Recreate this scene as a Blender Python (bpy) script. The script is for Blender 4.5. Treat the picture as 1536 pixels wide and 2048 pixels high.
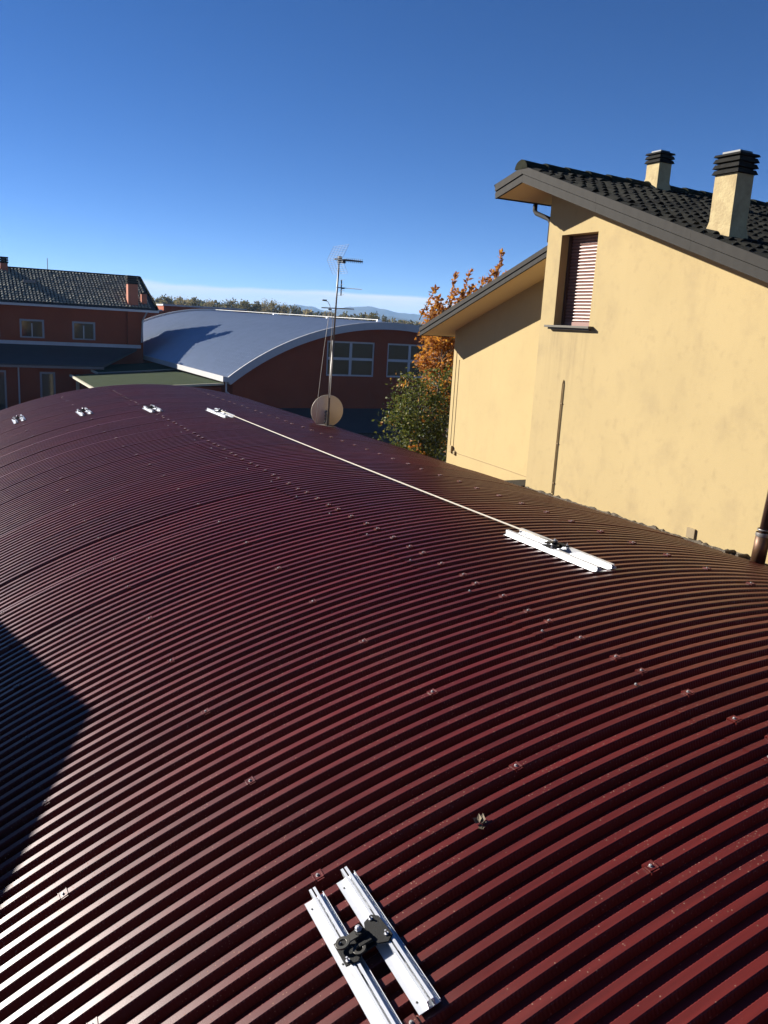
import bpy, bmesh, math, random
from mathutils import Vector, Matrix
rad = math.radians
for o in list(bpy.data.objects): bpy.data.objects.remove(o, do_unlink=True)
scene = bpy.context.scene
COL = scene.collection
# ------------------------------------------------------------------ camera (origin of the place; +Y = axis of the vaulted roof)
cam_d = bpy.data.cameras.new('camera'); cam = bpy.data.objects.new('camera', cam_d); COL.objects.link(cam)
RX = (0.88902798, -0.05146256, 0.45495149); RY = (-0.45459828, -0.21748395, 0.86373673); RZ = (0.05449454, -0.97470628, -0.21674411)
cam.matrix_world = Matrix(((RX[0], -RX[1], -RX[2], 0), (RY[0], -RY[1], -RY[2], 0), (RZ[0], -RZ[1], -RZ[2], 0), (0, 0, 0, 1)))
cam_d.sensor_fit = 'VERTICAL'; cam_d.sensor_height = 24.0; cam_d.sensor_width = 24.0
cam_d.lens = 24.0 * 1672 / 2048
cam_d.clip_start = 0.05; cam_d.clip_end = 30000
scene.camera = cam
# ------------------------------------------------------------------ sun and sky
SUN = Vector((-0.584, 0.710, 0.394)).normalized()
sd = bpy.data.lights.new('sun', 'SUN'); sd.energy = 5.0; sd.angle = rad(0.53); sd.color = (1.0, 0.95, 0.87)
so = bpy.data.objects.new('sun', sd); COL.objects.link(so)
so.rotation_mode = 'QUATERNION'; so.rotation_quaternion = SUN.to_track_quat('Z', 'Y'); so.location = (0, 0, 60)
world = bpy.data.worlds.new('World'); scene.world = world; world.use_nodes = True
wn = world.node_tree; wn.nodes.clear(); W = wn.nodes.new; WL = wn.links.new
out = W('ShaderNodeOutputWorld'); bg = W('ShaderNodeBackground'); bg.inputs[1].default_value = 0.05
sky = W('ShaderNodeTexSky'); sky.sky_type = 'NISHITA'; sky.sun_disc = False
sky.sun_elevation = math.asin(SUN.z); sky.sun_rotation = math.atan2(SUN.x, SUN.y)
sky.altitude = 50; sky.air_density = 0.39; sky.dust_density = 0.02; sky.ozone_density = 1.7
hsv = W('ShaderNodeHueSaturation'); hsv.inputs['Saturation'].default_value = 1.27; hsv.inputs['Value'].default_value = 1.0; hsv.inputs['Hue'].default_value = 0.509; WL(sky.outputs[0], hsv.inputs['Color'])
tc = W('ShaderNodeTexCoord'); sx = W('ShaderNodeSeparateXYZ'); WL(tc.outputs['Generated'], sx.inputs[0])
mp = W('ShaderNodeMapping'); mp.inputs['Scale'].default_value = (5, 5, 70); WL(tc.outputs['Generated'], mp.inputs[0])
nz = W('ShaderNodeTexNoise'); nz.inputs['Scale'].default_value = 1.6; nz.inputs['Detail'].default_value = 7; nz.inputs['Roughness'].default_value = 0.6
WL(mp.outputs[0], nz.inputs[0])
mp2 = W('ShaderNodeMapping'); mp2.inputs['Scale'].default_value = (2.2, 2.2, 8); mp2.inputs['Location'].default_value = (0.9, 0.3, 0); WL(tc.outputs['Generated'], mp2.inputs[0])
nz2 = W('ShaderNodeTexNoise'); nz2.inputs['Scale'].default_value = 2.0; nz2.inputs['Detail'].default_value = 3; WL(mp2.outputs[0], nz2.inputs[0])
def wmath(op, a, b=None, clamp=False):
    m = W('ShaderNodeMath'); m.operation = op; m.use_clamp = clamp
    for i, v in enumerate((a, b)):
        if v is None: continue
        if isinstance(v, (int, float)): m.inputs[i].default_value = v
        else: WL(v, m.inputs[i])
    return m.outputs[0]
# low bank of cloud along the horizon: its upper edge wanders with the noise
top = wmath('ADD', wmath('MULTIPLY', wmath('SUBTRACT', nz2.outputs[0], 0.5), 0.022), 0.0355)
edge = wmath('SUBTRACT', wmath('ADD', top, wmath('MULTIPLY', wmath('SUBTRACT', nz.outputs[0], 0.5), 0.006)), sx.outputs[2])
low = wmath('MULTIPLY', edge, 260.0, True)
streak = wmath('ADD', wmath('MULTIPLY', nz.outputs[0], 1.0), 0.15, True)
cf = wmath('MULTIPLY', wmath('MULTIPLY', low, streak), 0.95, True)
cmx = W('ShaderNodeMix'); cmx.data_type = 'RGBA'
WL(cf, cmx.inputs[0]); WL(hsv.outputs[0], cmx.inputs[6]); cmx.inputs[7].default_value = (7.8, 7.4, 6.7, 1)
WL(cmx.outputs[2], bg.inputs[0]); WL(bg.outputs[0], out.inputs[0])
scene.view_settings.view_transform = 'Standard'; scene.view_settings.look = 'None'
scene.view_settings.gamma = 1; scene.view_settings.use_curve_mapping = False
scene.view_settings.exposure = 1.5
scene.render.engine = 'CYCLES'
scene.cycles.volume_step_rate = 4; scene.cycles.max_bounces = 6; scene.cycles.volume_bounces = 0

# ------------------------------------------------------------------ helpers
def material(name, col, rough=0.7, metal=0.0, var=0.0, vscale=3.0, bump=0.0, bscale=40.0, col2=None, stretch=None, island=None, spec=0.5, coat=0.0):
    m = bpy.data.materials.new(name); m.use_nodes = True; t = m.node_tree; b = t.nodes['Principled BSDF']
    N = t.nodes.new; L = t.links.new
    b.inputs['Roughness'].default_value = rough; b.inputs['Metallic'].default_value = metal
    b.inputs['Specular IOR Level'].default_value = spec; b.inputs['Coat Weight'].default_value = coat
    b.inputs['Base Color'].default_value = (*col, 1)
    geo = N('ShaderNodeNewGeometry'); pos = geo.outputs['Position']
    if stretch:
        mpp = N('ShaderNodeMapping'); mpp.inputs['Scale'].default_value = stretch; L(pos, mpp.inputs[0]); pos = mpp.outputs[0]
    last = None
    if island:
        r = N('ShaderNodeValToRGB'); r.color_ramp.interpolation = 'LINEAR'
        els = r.color_ramp.elements
        while len(els) < len(island): els.new(0.5)
        for i, c in enumerate(island): els[i].position = i / (len(island) - 1); els[i].color = (*c, 1)
        L(geo.outputs['Random Per Island'], r.inputs[0]); last = r.outputs[0]
    if var > 0 or col2:
        n = N('ShaderNodeTexNoise'); n.inputs['Scale'].default_value = vscale; n.inputs['Detail'].default_value = 6; n.inputs['Roughness'].default_value = 0.62
        L(pos, n.inputs[0])
        rmp = N('ShaderNodeMapRange'); rmp.inputs[1].default_value = 0.32; rmp.inputs[2].default_value = 0.68; L(n.outputs[0], rmp.inputs[0])
        mx = N('ShaderNodeMix'); mx.data_type = 'RGBA'; L(rmp.outputs[0], mx.inputs[0])
        c2 = col2 or tuple(c * (1 - var) for c in col)
        if last: 
            mx.blend_type = 'MULTIPLY'; mx.inputs[0].default_value = 1; L(last, mx.inputs[6]); mx.inputs[7].default_value = (1 - var, 1 - var, 1 - var, 1)
        else:
            mx.inputs[6].default_value = (*c2, 1); mx.inputs[7].default_value = (*col, 1)
        last = mx.outputs[2]
    if last: L(last, b.inputs['Base Color'])
    if bump > 0:
        n2 = N('ShaderNodeTexNoise'); n2.inputs['Scale'].default_value = bscale; n2.inputs['Detail'].default_value = 5; L(geo.outputs['Position'], n2.inputs[0])
        bp = N('ShaderNodeBump'); bp.inputs['Strength'].default_value = bump; bp.inputs['Distance'].default_value = 0.01
        L(n2.outputs[0], bp.inputs['Height']); L(bp.outputs[0], b.inputs['Normal'])
    m['bsdf'] = 1
    return m

def org(parent):
    v = Vector((0, 0, 0))
    while parent is not None: v += parent.location; parent = parent.parent
    return v

class MB:
    def __init__(s): s.v = []; s.f = []; s.mi = []; s.cur = 0
    def add(s, vs, fs):
        n = len(s.v); s.v += [tuple(p) for p in vs]
        for f in fs: s.f.append(tuple(i + n for i in f)); s.mi.append(s.cur)
        return s
    def box(s, x0, x1, y0, y1, z0, z1):
        return s.add([(x0,y0,z0),(x1,y0,z0),(x1,y1,z0),(x0,y1,z0),(x0,y0,z1),(x1,y0,z1),(x1,y1,z1),(x0,y1,z1)],
                     [(0,3,2,1),(4,5,6,7),(0,1,5,4),(1,2,6,5),(2,3,7,6),(3,0,4,7)])
    def prism(s, poly, axis, a, b):           # poly of 2-D points, extruded along axis ('x': poly=(y,z), 'y': poly=(x,z), 'z': poly=(x,y))
        f = {'x': lambda p, t: (t, p[0], p[1]), 'y': lambda p, t: (p[0], t, p[1]), 'z': lambda p, t: (p[0], p[1], t)}[axis]
        n = len(poly); vs = [f(p, a) for p in poly] + [f(p, b) for p in poly]
        fs = [tuple(range(n))[::-1], tuple(range(n, 2 * n))] + [(i, (i + 1) % n, n + (i + 1) % n, n + i) for i in range(n)]
        return s.add(vs, fs)
    def tube(s, path, r, n=8, cap=True):
        P = [Vector(p) for p in path]; vs = []; fs = []
        R = r if isinstance(r, (list, tuple)) else [r] * len(P)
        t0 = (P[1] - P[0]).normalized(); u = t0.orthogonal().normalized()
        for i, p in enumerate(P):
            t = (P[min(i + 1, len(P) - 1)] - P[max(i - 1, 0)]).normalized()
            u = (u - t * u.dot(t)).normalized(); w = t.cross(u)
            for k in range(n):
                a = 2 * math.pi * k / n; vs.append(p + (u * math.cos(a) + w * math.sin(a)) * R[i])
        for i in range(len(P) - 1):
            for k in range(n): fs.append((i*n+k, i*n+(k+1)%n, (i+1)*n+(k+1)%n, (i+1)*n+k))
        if cap: fs += [tuple(range(n))[::-1], tuple(range((len(P)-1)*n, len(P)*n))]
        return s.add(vs, fs)
    def lathe(s, c, axis, prof, n=20):        # prof: (distance along axis, radius)
        a = Vector(axis).normalized(); u = a.orthogonal().normalized(); w = a.cross(u); c = Vector(c); vs = []; fs = []
        for d, r in prof:
            for k in range(n):
                th = 2*math.pi*k/n; vs.append(c + a*d + (u*math.cos(th) + w*math.sin(th))*r)
        for i in range(len(prof)-1):
            for k in range(n): fs.append((i*n+k, i*n+(k+1)%n, (i+1)*n+(k+1)%n, (i+1)*n+k))
        return s.add(vs, fs)
    def mesh(s, name, mats, smooth=False):
        me = bpy.data.meshes.new(name); me.from_pydata(s.v, [], s.f)
        for m in (mats if isinstance(mats, (list, tuple)) else [mats]): me.materials.append(m)
        if any(s.mi): me.polygons.foreach_set('material_index', s.mi)
        bm = bmesh.new(); bm.from_mesh(me); bmesh.ops.recalc_face_normals(bm, faces=bm.faces); bm.to_mesh(me); bm.free()
        if smooth: me.shade_smooth()
        me.update(); return me
    def build(s, name, mats, parent=None, smooth=False, bevel=0.0):
        o0 = org(parent)
        if parent is not None: s.v = [(p[0]-o0.x, p[1]-o0.y, p[2]-o0.z) for p in s.v]
        ob = bpy.data.objects.new(name, s.mesh(name, mats, smooth)); COL.objects.link(ob); ob.parent = parent
        if bevel:
            md = ob.modifiers.new('bevel', 'BEVEL'); md.width = bevel; md.segments = 2; md.limit_method = 'ANGLE'
        return ob

def tag(o, label, cat, group=None):
    o['label'] = label; o['category'] = cat
    if group: o['group'] = group
    return o
def thing(name, label, cat, loc, group=None):
    o = bpy.data.objects.new(name, None); o.empty_display_size = 0.2; COL.objects.link(o); o.location = loc
    return tag(o, label, cat, group)
def struct(o): o['kind'] = 'structure'; return o
def copy_tree(o, parent=None):
    c = o.copy(); COL.objects.link(c); c.parent = parent
    for ch in list(o.children): copy_tree(ch, c)
    return c

GROUND = -7.0
# ------------------------------------------------------------------ materials
def roof_paint():
    m = material('red_roof_paint', (0.150, 0.0165, 0.0145), rough=0.34, spec=0.29)
    t = m.node_tree; N = t.nodes.new; L = t.links.new; b = t.nodes['Principled BSDF']
    geo = N('ShaderNodeNewGeometry'); pos = geo.outputs['Position']
    n = N('ShaderNodeTexNoise'); n.inputs['Scale'].default_value = 1.3; n.inputs['Detail'].default_value = 5; L(pos, n.inputs[0])
    r1 = N('ShaderNodeMix'); r1.data_type = 'RGBA'; L(n.outputs[0], r1.inputs[0])
    r1.inputs[6].default_value = (0.061, 0.0074, 0.0060, 1); r1.inputs[7].default_value = (0.083, 0.0112, 0.0090, 1)
    # every sheet faded a little differently, every rib dusted differently
    oi = N('ShaderNodeObjectInfo'); om = N('ShaderNodeMapRange'); om.inputs[3].default_value = 0.88; om.inputs[4].default_value = 1.10; L(oi.outputs['Random'], om.inputs[0])
    ms = N('ShaderNodeMapping'); ms.inputs['Scale'].default_value = (0.9, 21.0, 0.9); L(pos, ms.inputs[0])
    nr = N('ShaderNodeTexNoise'); nr.inputs['Scale'].default_value = 1.0; nr.inputs['Detail'].default_value = 4; L(ms.outputs[0], nr.inputs[0])
    nm = N('ShaderNodeMapRange'); nm.inputs[1].default_value = 0.35; nm.inputs[2].default_value = 0.68; nm.inputs[3].default_value = 0.78; nm.inputs[4].default_value = 1.18; L(nr.outputs[0], nm.inputs[0])
    tt = N('ShaderNodeMath'); tt.operation = 'MULTIPLY'; L(om.outputs[0], tt.inputs[0]); L(nm.outputs[0], tt.inputs[1])
    vm = N('ShaderNodeVectorMath'); vm.operation = 'SCALE'; L(r1.outputs[2], vm.inputs[0]); L(tt.outputs[0], vm.inputs['Scale'])
    nd = N('ShaderNodeTexNoise'); nd.inputs['Scale'].default_value = 0.55; nd.inputs['Detail'].default_value = 9; nd.inputs['Roughness'].default_value = 0.7; L(pos, nd.inputs[0])
    dm = N('ShaderNodeMapRange'); dm.inputs[1].default_value = 0.52; dm.inputs[2].default_value = 0.74; dm.inputs[4].default_value = 0.34; L(nd.outputs[0], dm.inputs[0])
    r1b = N('ShaderNodeMix'); r1b.data_type = 'RGBA'; L(dm.outputs[0], r1b.inputs[0]); L(vm.outputs[0], r1b.inputs[6]); r1b.inputs[7].default_value = (0.095, 0.036, 0.024, 1)
    # chalky specks and bird marks: small voronoi cells switched on by two noises
    v = N('ShaderNodeTexVoronoi'); v.inputs['Scale'].default_value = 62; v.inputs['Randomness'].default_value = 1; L(pos, v.inputs[0])
    sp = N('ShaderNodeMapRange'); sp.inputs[1].default_value = 0.22; sp.inputs[2].default_value = 0.12; L(v.outputs['Distance'], sp.inputs[0])
    sc = N('ShaderNodeSeparateColor'); L(v.outputs['Color'], sc.inputs[0])
    n2 = N('ShaderNodeTexNoise'); n2.inputs['Scale'].default_value = 2.1; n2.inputs['Detail'].default_value = 4; L(pos, n2.inputs[0])
    th = N('ShaderNodeMath'); th.operation = 'MULTIPLY_ADD'; L(n2.outputs[0], th.inputs[0]); th.inputs[1].default_value = 2.4; th.inputs[2].default_value = -0.92
    lt = N('ShaderNodeMath'); lt.operation = 'LESS_THAN'; L(sc.outputs[0], lt.inputs[0]); L(th.outputs[0], lt.inputs[1])
    mu = N('ShaderNodeMath'); mu.operation = 'MULTIPLY'; L(sp.outputs[0], mu.inputs[0]); L(lt.outputs[0], mu.inputs[1])
    mu2 = N('ShaderNodeMath'); mu2.operation = 'MULTIPLY'; L(mu.outputs[0], mu2.inputs[0]); mu2.inputs[1].default_value = 0.75
    r2 = N('ShaderNodeMix'); r2.data_type = 'RGBA'; L(mu2.outputs[0], r2.inputs[0]); L(r1b.outputs[2], r2.inputs[6]); r2.inputs[7].default_value = (0.24, 0.135, 0.095, 1)
    L(r2.outputs[2], b.inputs['Base Color'])
    # dust makes the gloss uneven
    n3 = N('ShaderNodeTexNoise'); n3.inputs['Scale'].default_value = 5; n3.inputs['Detail'].default_value = 7; L(pos, n3.inputs[0])
    rr = N('ShaderNodeMapRange'); rr.inputs[3].default_value = 0.31; rr.inputs[4].default_value = 0.49; L(n3.outputs[0], rr.inputs[0])
    ad = N('ShaderNodeMath'); ad.operation = 'ADD'; L(rr.outputs[0], ad.inputs[0]); L(mu2.outputs[0], ad.inputs[1]); L(ad.outputs[0], b.inputs['Roughness'])
    n4 = N('ShaderNodeTexNoise'); n4.inputs['Scale'].default_value = 230; n4.inputs['Detail'].default_value = 2; L(pos, n4.inputs[0])
    bp = N('ShaderNodeBump'); bp.inputs['Strength'].default_value = 0.10; bp.inputs['Distance'].default_value = 0.002; L(n4.outputs[0], bp.inputs['Height']); L(bp.outputs[0], b.inputs['Normal'])
    return m
M_ROOF = roof_paint()
def plaster(name='yellow_plaster', st=1.0, base=(0.350, 0.266, 0.130)):
    m = material(name, (0.355, 0.268, 0.124), rough=0.9, bump=0.18, bscale=110, spec=0.2)
    t = m.node_tree; N = t.nodes.new; L = t.links.new; b = t.nodes['Principled BSDF']
    geo = N('ShaderNodeNewGeometry'); pos = geo.outputs['Position']
    mp = N('ShaderNodeMapping'); mp.inputs['Scale'].default_value = (1.0, 1.0, 0.80); L(pos, mp.inputs[0])
    def noise(s, d, src):
        n = N('ShaderNodeTexNoise'); n.inputs['Scale'].default_value = s; n.inputs['Detail'].default_value = d; n.inputs['Roughness'].default_value = 0.6; L(src, n.inputs[0]); return n.outputs[0]
    def rng(x, a, c): 
        r = N('ShaderNodeMapRange'); r.inputs[1].default_value = a; r.inputs[2].default_value = c; L(x, r.inputs[0]); return r.outputs[0]
    def mix(f, a, c, k=1.0):
        q = N('ShaderNodeMath'); q.operation = 'MULTIPLY'; L(f, q.inputs[0]); q.inputs[1].default_value = k
        x = N('ShaderNodeMix'); x.data_type = 'RGBA'; L(q.outputs[0], x.inputs[0])
        if isinstance(a, tuple): x.inputs[6].default_value = (*a, 1)
        else: L(a, x.inputs[6])
        x.inputs[7].default_value = (*c, 1); return x.outputs[2]
    c = mix(rng(noise(0.9, 4, mp.outputs[0]), 0.40, 0.70), base, tuple(x*.92 for x in base), 0.9)
    c = mix(rng(noise(2.6, 7, mp.outputs[0]), 0.52, 0.74), c, (0.235, 0.178, 0.098), 0.46*st)
    c = mix(rng(noise(9.0, 5, mp.outputs[0]), 0.56, 0.76), c, (0.22, 0.165, 0.090), 0.36*st)
    ms = N('ShaderNodeMapping'); ms.inputs['Scale'].default_value = (7.0, 7.0, 0.35); L(pos, ms.inputs[0])
    c = mix(rng(noise(1.0, 6, ms.outputs[0]), 0.56, 0.72), c, (0.26, 0.190, 0.096), 0.13)
    c = mix(rng(noise(70.0, 4, pos), 0.52, 0.75), c, (0.27, 0.195, 0.096), 0.22)
    # grey drips below the window sill
    sp = N('ShaderNodeSeparateXYZ'); L(pos, sp.inputs[0])
    def mr(x, a, b_, lo=0., hi=1.):
        r = N('ShaderNodeMapRange'); r.inputs[1].default_value = a; r.inputs[2].default_value = b_; r.inputs[3].default_value = lo; r.inputs[4].default_value = hi; L(x, r.inputs[0]); return r.outputs[0]
    def mul(a, b_): q = N('ShaderNodeMath'); q.operation = 'MULTIPLY'; L(a, q.inputs[0]); L(b_, q.inputs[1]); return q.outputs[0]
    msk = mul(mul(mr(sp.outputs[2], -1.1, 0.1), mr(sp.outputs[2], 0.16, 0.10)), mul(mr(sp.outputs[1], 8.5, 8.7), mr(sp.outputs[1], 9.55, 9.4)))
    ms2 = N('ShaderNodeMapping'); ms2.inputs['Scale'].default_value = (14.0, 14.0, 0.5); L(pos, ms2.inputs[0])
    c = mix(mul(msk, rng(noise(1.0, 5, ms2.outputs[0]), 0.45, 0.65)), c, (0.20, 0.150, 0.082), 0.45)
    L(c, b.inputs['Base Color']); return m
M_PLASTER = plaster()
M_PLASTER2 = plaster('lighter_yellow_plaster', 0.35, (0.385, 0.290, 0.138))
M_SOFFIT = material('soffit_plaster', (0.6160, 0.4840, 0.2970), 0.9, var=0.06, vscale=1.5, spec=0.2)
M_FASCIA = material('grey_fascia_metal', (0.0304, 0.0274, 0.0236), 0.75, var=0.25, vscale=4, stretch=(1, 3, 1), spec=0.12)
M_TILE = material('mossy_dark_tile', (0.022, 0.021, 0.017), 0.9, var=0.5, vscale=9, bump=0.6, bscale=60, col2=(0.010, 0.0105, 0.008), spec=0.12)
M_RIDGE = material('blackened_ridge_tile', (0.020, 0.021, 0.012), 0.95, bump=0.6, bscale=50, col2=(0.009, 0.010, 0.006), vscale=8, spec=0.1)
M_SHUT = material('brown_shutter', (0.2280, 0.1140, 0.0851), 0.42, var=0.12, vscale=6, spec=0.5)
M_SHUTDARK = material('dark_brown_frame', (0.045, 0.022, 0.018), 0.6)
M_STONE = material('grey_sill_stone', (0.1003, 0.0889, 0.0684), 0.8, var=0.2, vscale=20)
M_CHIM = material('chimney_render', (0.3990, 0.3191, 0.1705), 0.9, col2=(0.28, 0.21, 0.11), vscale=7, bump=0.5, bscale=40, spec=0.2)
M_CAP = material('dark_concrete_cap', (0.022, 0.021, 0.019), 0.95, var=0.35, vscale=14, bump=0.4, bscale=60, spec=0.05)
M_ALU = material('bare_aluminium', (0.5533, 0.5632, 0.5829), 0.36, metal=0.55, var=0.08, vscale=30)
M_STEEL = material('zinc_steel', (0.45, 0.45, 0.47), 0.40, metal=0.8)
M_SCREW = material('dull_screw_head', (0.20, 0.19, 0.19), 0.45, metal=0.3)
M_VENT = material('painted_vent', (0.22, 0.165, 0.088), 0.8, var=0.1, vscale=20)
M_BLACK = material('black_coated_steel', (0.0128, 0.0124, 0.0116), 0.7, var=0.3, vscale=60, bump=0.25, bscale=200, spec=0.15)
M_LINK = material('dark_zinc_link', (0.0385, 0.0357, 0.0294), 0.42, metal=0.4, var=0.2, vscale=40)
M_ROPE = material('cream_rope', (0.3739, 0.3374, 0.2736), 0.8, bump=0.5, bscale=400)
M_REDWALL = material('brick_red_render', (0.245, 0.056, 0.020), 0.9, var=0.14, vscale=0.8, spec=0.2, bump=0.3, bscale=20)
M_WHITE = material('pale_metal_trim', (0.4092, 0.4026, 0.3960), 0.5, var=0.1, vscale=2)
M_GREYFR = material('grey_window_frame', (0.2160, 0.2220, 0.2280), 0.5)
M_GLASS = material('dark_window_glass', (0.030, 0.030, 0.026), 0.06, spec=0.6)
M_CURTAIN = material('net_curtain', (0.16, 0.155, 0.14), 0.9, var=0.4, vscale=4)
M_BLUE = material('blue_grey_sheet', (0.33, 0.395, 0.50), 0.36, metal=0.2, var=0.10, vscale=1.2)
M_FELT = material('green_roofing_felt', (0.036, 0.048, 0.025), 0.97, var=0.16, vscale=1.2, bump=0.3, bscale=20, spec=0.04)
M_SLATE = material('dark_slate_sheet', (0.046, 0.044, 0.042), 0.7, var=0.2, vscale=1.5)
M_POST = material('cream_post', (0.3720, 0.3360, 0.2400), 0.7)
M_FARTILE = material('weathered_far_tile', (0.32, 0.305, 0.235), 0.85, col2=(0.17, 0.163, 0.128), vscale=6, spec=0.25)
M_BARK = material('bark', (0.075, 0.058, 0.042), 0.95, var=0.4, vscale=12, bump=0.6, bscale=40)
M_LEAFO = material('autumn_leaves', (0.4, 0.16, 0.03), 0.6, island=[(0.30, 0.095, 0.015), (0.42, 0.17, 0.022), (0.50, 0.25, 0.034), (0.38, 0.14, 0.020), (0.17, 0.06, 0.018)], spec=0.3)
M_LEAFG = material('green_leaves', (0.08, 0.1, 0.02), 0.45, island=[(0.030, 0.044, 0.010), (0.062, 0.078, 0.015), (0.125, 0.130, 0.025), (0.045, 0.058, 0.013), (0.19, 0.165, 0.035)], spec=0.15)
M_WOOD1 = material('far_tree_leaves', (0.09, 0.085, 0.035), 0.8, island=[(0.070, 0.080, 0.026), (0.130, 0.115, 0.040), (0.115, 0.10, 0.048), (0.080, 0.070, 0.034), (0.20, 0.14, 0.045)], spec=0.1)
M_WOOD2 = material('bare_far_tree_leaves', (0.2, 0.15, 0.08), 0.8, island=[(0.17, 0.14, 0.075), (0.23, 0.18, 0.085), (0.13, 0.115, 0.06)], spec=0.1)
M_GRASS = material('dry_field', (0.085, 0.088, 0.036), 0.95, col2=(0.13, 0.105, 0.055), vscale=0.05, spec=0.1)
M_YARD = material('yard_asphalt', (0.060, 0.058, 0.055), 0.92, var=0.3, vscale=0.9, bump=0.3, bscale=60)
M_HILL = material('wooded_hill', (0.060, 0.068, 0.045), 0.95, col2=(0.095, 0.085, 0.055), vscale=0.004, spec=0.05)
M_DISH = material('beige_dish_enamel', (0.62, 0.52, 0.36), 0.5, var=0.06, vscale=5)
M_MAST = material('galvanised_mast', (0.1550, 0.1459, 0.1368), 0.45, metal=0.5, var=0.15, vscale=10)
M_DARK = material('black_plastic', (0.020, 0.021, 0.024), 0.5)
M_WIRE = material('grey_reflector_wire', (0.10, 0.115, 0.135), 0.45, metal=0.4)
M_CABLE = material('pale_cable', (0.2520, 0.2220, 0.1920), 0.6)
M_CONDUIT = material('rusty_conduit', (0.2280, 0.1444, 0.0570), 0.75, var=0.3, vscale=15)
M_BROWNPIPE = material('brown_flue_pipe', (0.050, 0.026, 0.020), 0.28, var=0.15, vscale=8, spec=0.6, coat=0.3)
M_COPPER = material('tarnished_copper_pipe', (0.1020, 0.0510, 0.0252), 0.5, metal=0.5, var=0.5, vscale=7)
M_MORTAR = material('dirty_mortar', (0.10, 0.080, 0.052), 0.95, col2=(0.045, 0.036, 0.026), vscale=14, bump=0.8, bscale=40)
M_DRY = material('dry_leaf', (0.1976, 0.1520, 0.0912), 0.8, col2=(0.03, 0.022, 0.015), vscale=30)
M_ORANGECH = material('terracotta_render', (0.36, 0.115, 0.060), 0.9, var=0.15, vscale=4)

def leafy(m, k=.45):
    t = m.node_tree; b = t.nodes['Principled BSDF']; src = b.inputs['Base Color'].links[0].from_socket
    tr = t.nodes.new('ShaderNodeBsdfTranslucent'); mx = t.nodes.new('ShaderNodeMixShader'); mx.inputs[0].default_value = k
    t.links.new(src, tr.inputs[0]); t.links.new(b.outputs[0], mx.inputs[1]); t.links.new(tr.outputs[0], mx.inputs[2])
    t.links.new(mx.outputs[0], t.nodes['Material Output'].inputs[0])
for q in (M_LEAFO, M_LEAFG, M_WOOD1, M_WOOD2): leafy(q)
# ------------------------------------------------------------------ ground, yard, hills
g = MB(); n = 40
g.add([(6200*math.cos(2*math.pi*i/n), 6200*math.sin(2*math.pi*i/n), GROUND) for i in range(n)], [tuple(range(n))])
struct(g.build('ground', M_GRASS))
g = MB(); g.add([(-25, -12, GROUND+.004), (45, -12, GROUND+.004), (45, 96, GROUND+.004), (-25, 96, GROUND+.004)], [(0, 1, 2, 3)])
struct(g.build('yard_paving', M_YARD))
def ridge_profile(az, keys):
    for (a0, e0), (a1, e1) in zip(keys, keys[1:]):
        if a0 <= az <= a1: u = (az-a0)/(a1-a0); u = u*u*(3-2*u); return e0 + (e1-e0)*u
    return keys[0][1] if az < keys[0][0] else keys[-1][1]
def hills(name, dist, keys, seed, depth):
    rng = random.Random(seed); m = MB(); cols = []; A0, A1, N = -60, 120, 720
    ph = [(rng.uniform(0.5, 7), rng.uniform(0, 6.28), rng.uniform(.3, 1)) for _ in range(14)]
    rows = 9
    for i in range(N+1):
        az = A0 + (A1-A0)*i/N; e = ridge_profile(az, keys)
        e += 0.028*sum(w*math.sin(f*az*1.7+p) for f, p, w in ph)/2.2
        H = math.tan(rad(max(e, .05)))*dist - GROUND*0
        for r in range(rows):
            u = r/(rows-1); d = dist + depth*(u-1)
            wob = 0.10*math.sin(az*3.1+r*1.7)+0.08*math.sin(az*7.3+r*2.9+1)
            z = GROUND + (H-GROUND)*max(0, min(1, u**1.3*(1+wob*(1-u)*2)))
            m.v.append((d*math.sin(rad(az)), d*math.cos(rad(az)), z))
        # back side falls away
        m.v.append(((dist+depth*.6)*math.sin(rad(az)), (dist+depth*.6)*math.cos(rad(az)), GROUND))
    R = rows+1
    for i in range(N):
        for r in range(R-1): m.f.append((i*R+r, (i+1)*R+r, (i+1)*R+r+1, i*R+r+1)); m.mi.append(0)
    return struct(m.build(name, M_HILL, smooth=True))
hills('hill_range', 4300, [(-60, .55), (5, .75), (12, .8), (18, .95), (20.8, 1.04), (22.1, 1.00), (23.2, .78), (24.0, .98), (24.9, 1.17), (26.0, 1.20), (26.8, 1.12), (28.0, .93), (29.2, .88), (30.4, .92), (33, .8), (45, .7), (120, .5)], 3, 900)
hills('hill_foothills', 3000, [(-60, .25), (16, .45), (20, .60), (23.5, .50), (25.2, .62), (27.5, .66), (29, .50), (31, .62), (40, .4), (120, .25)], 8, 700)

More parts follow.
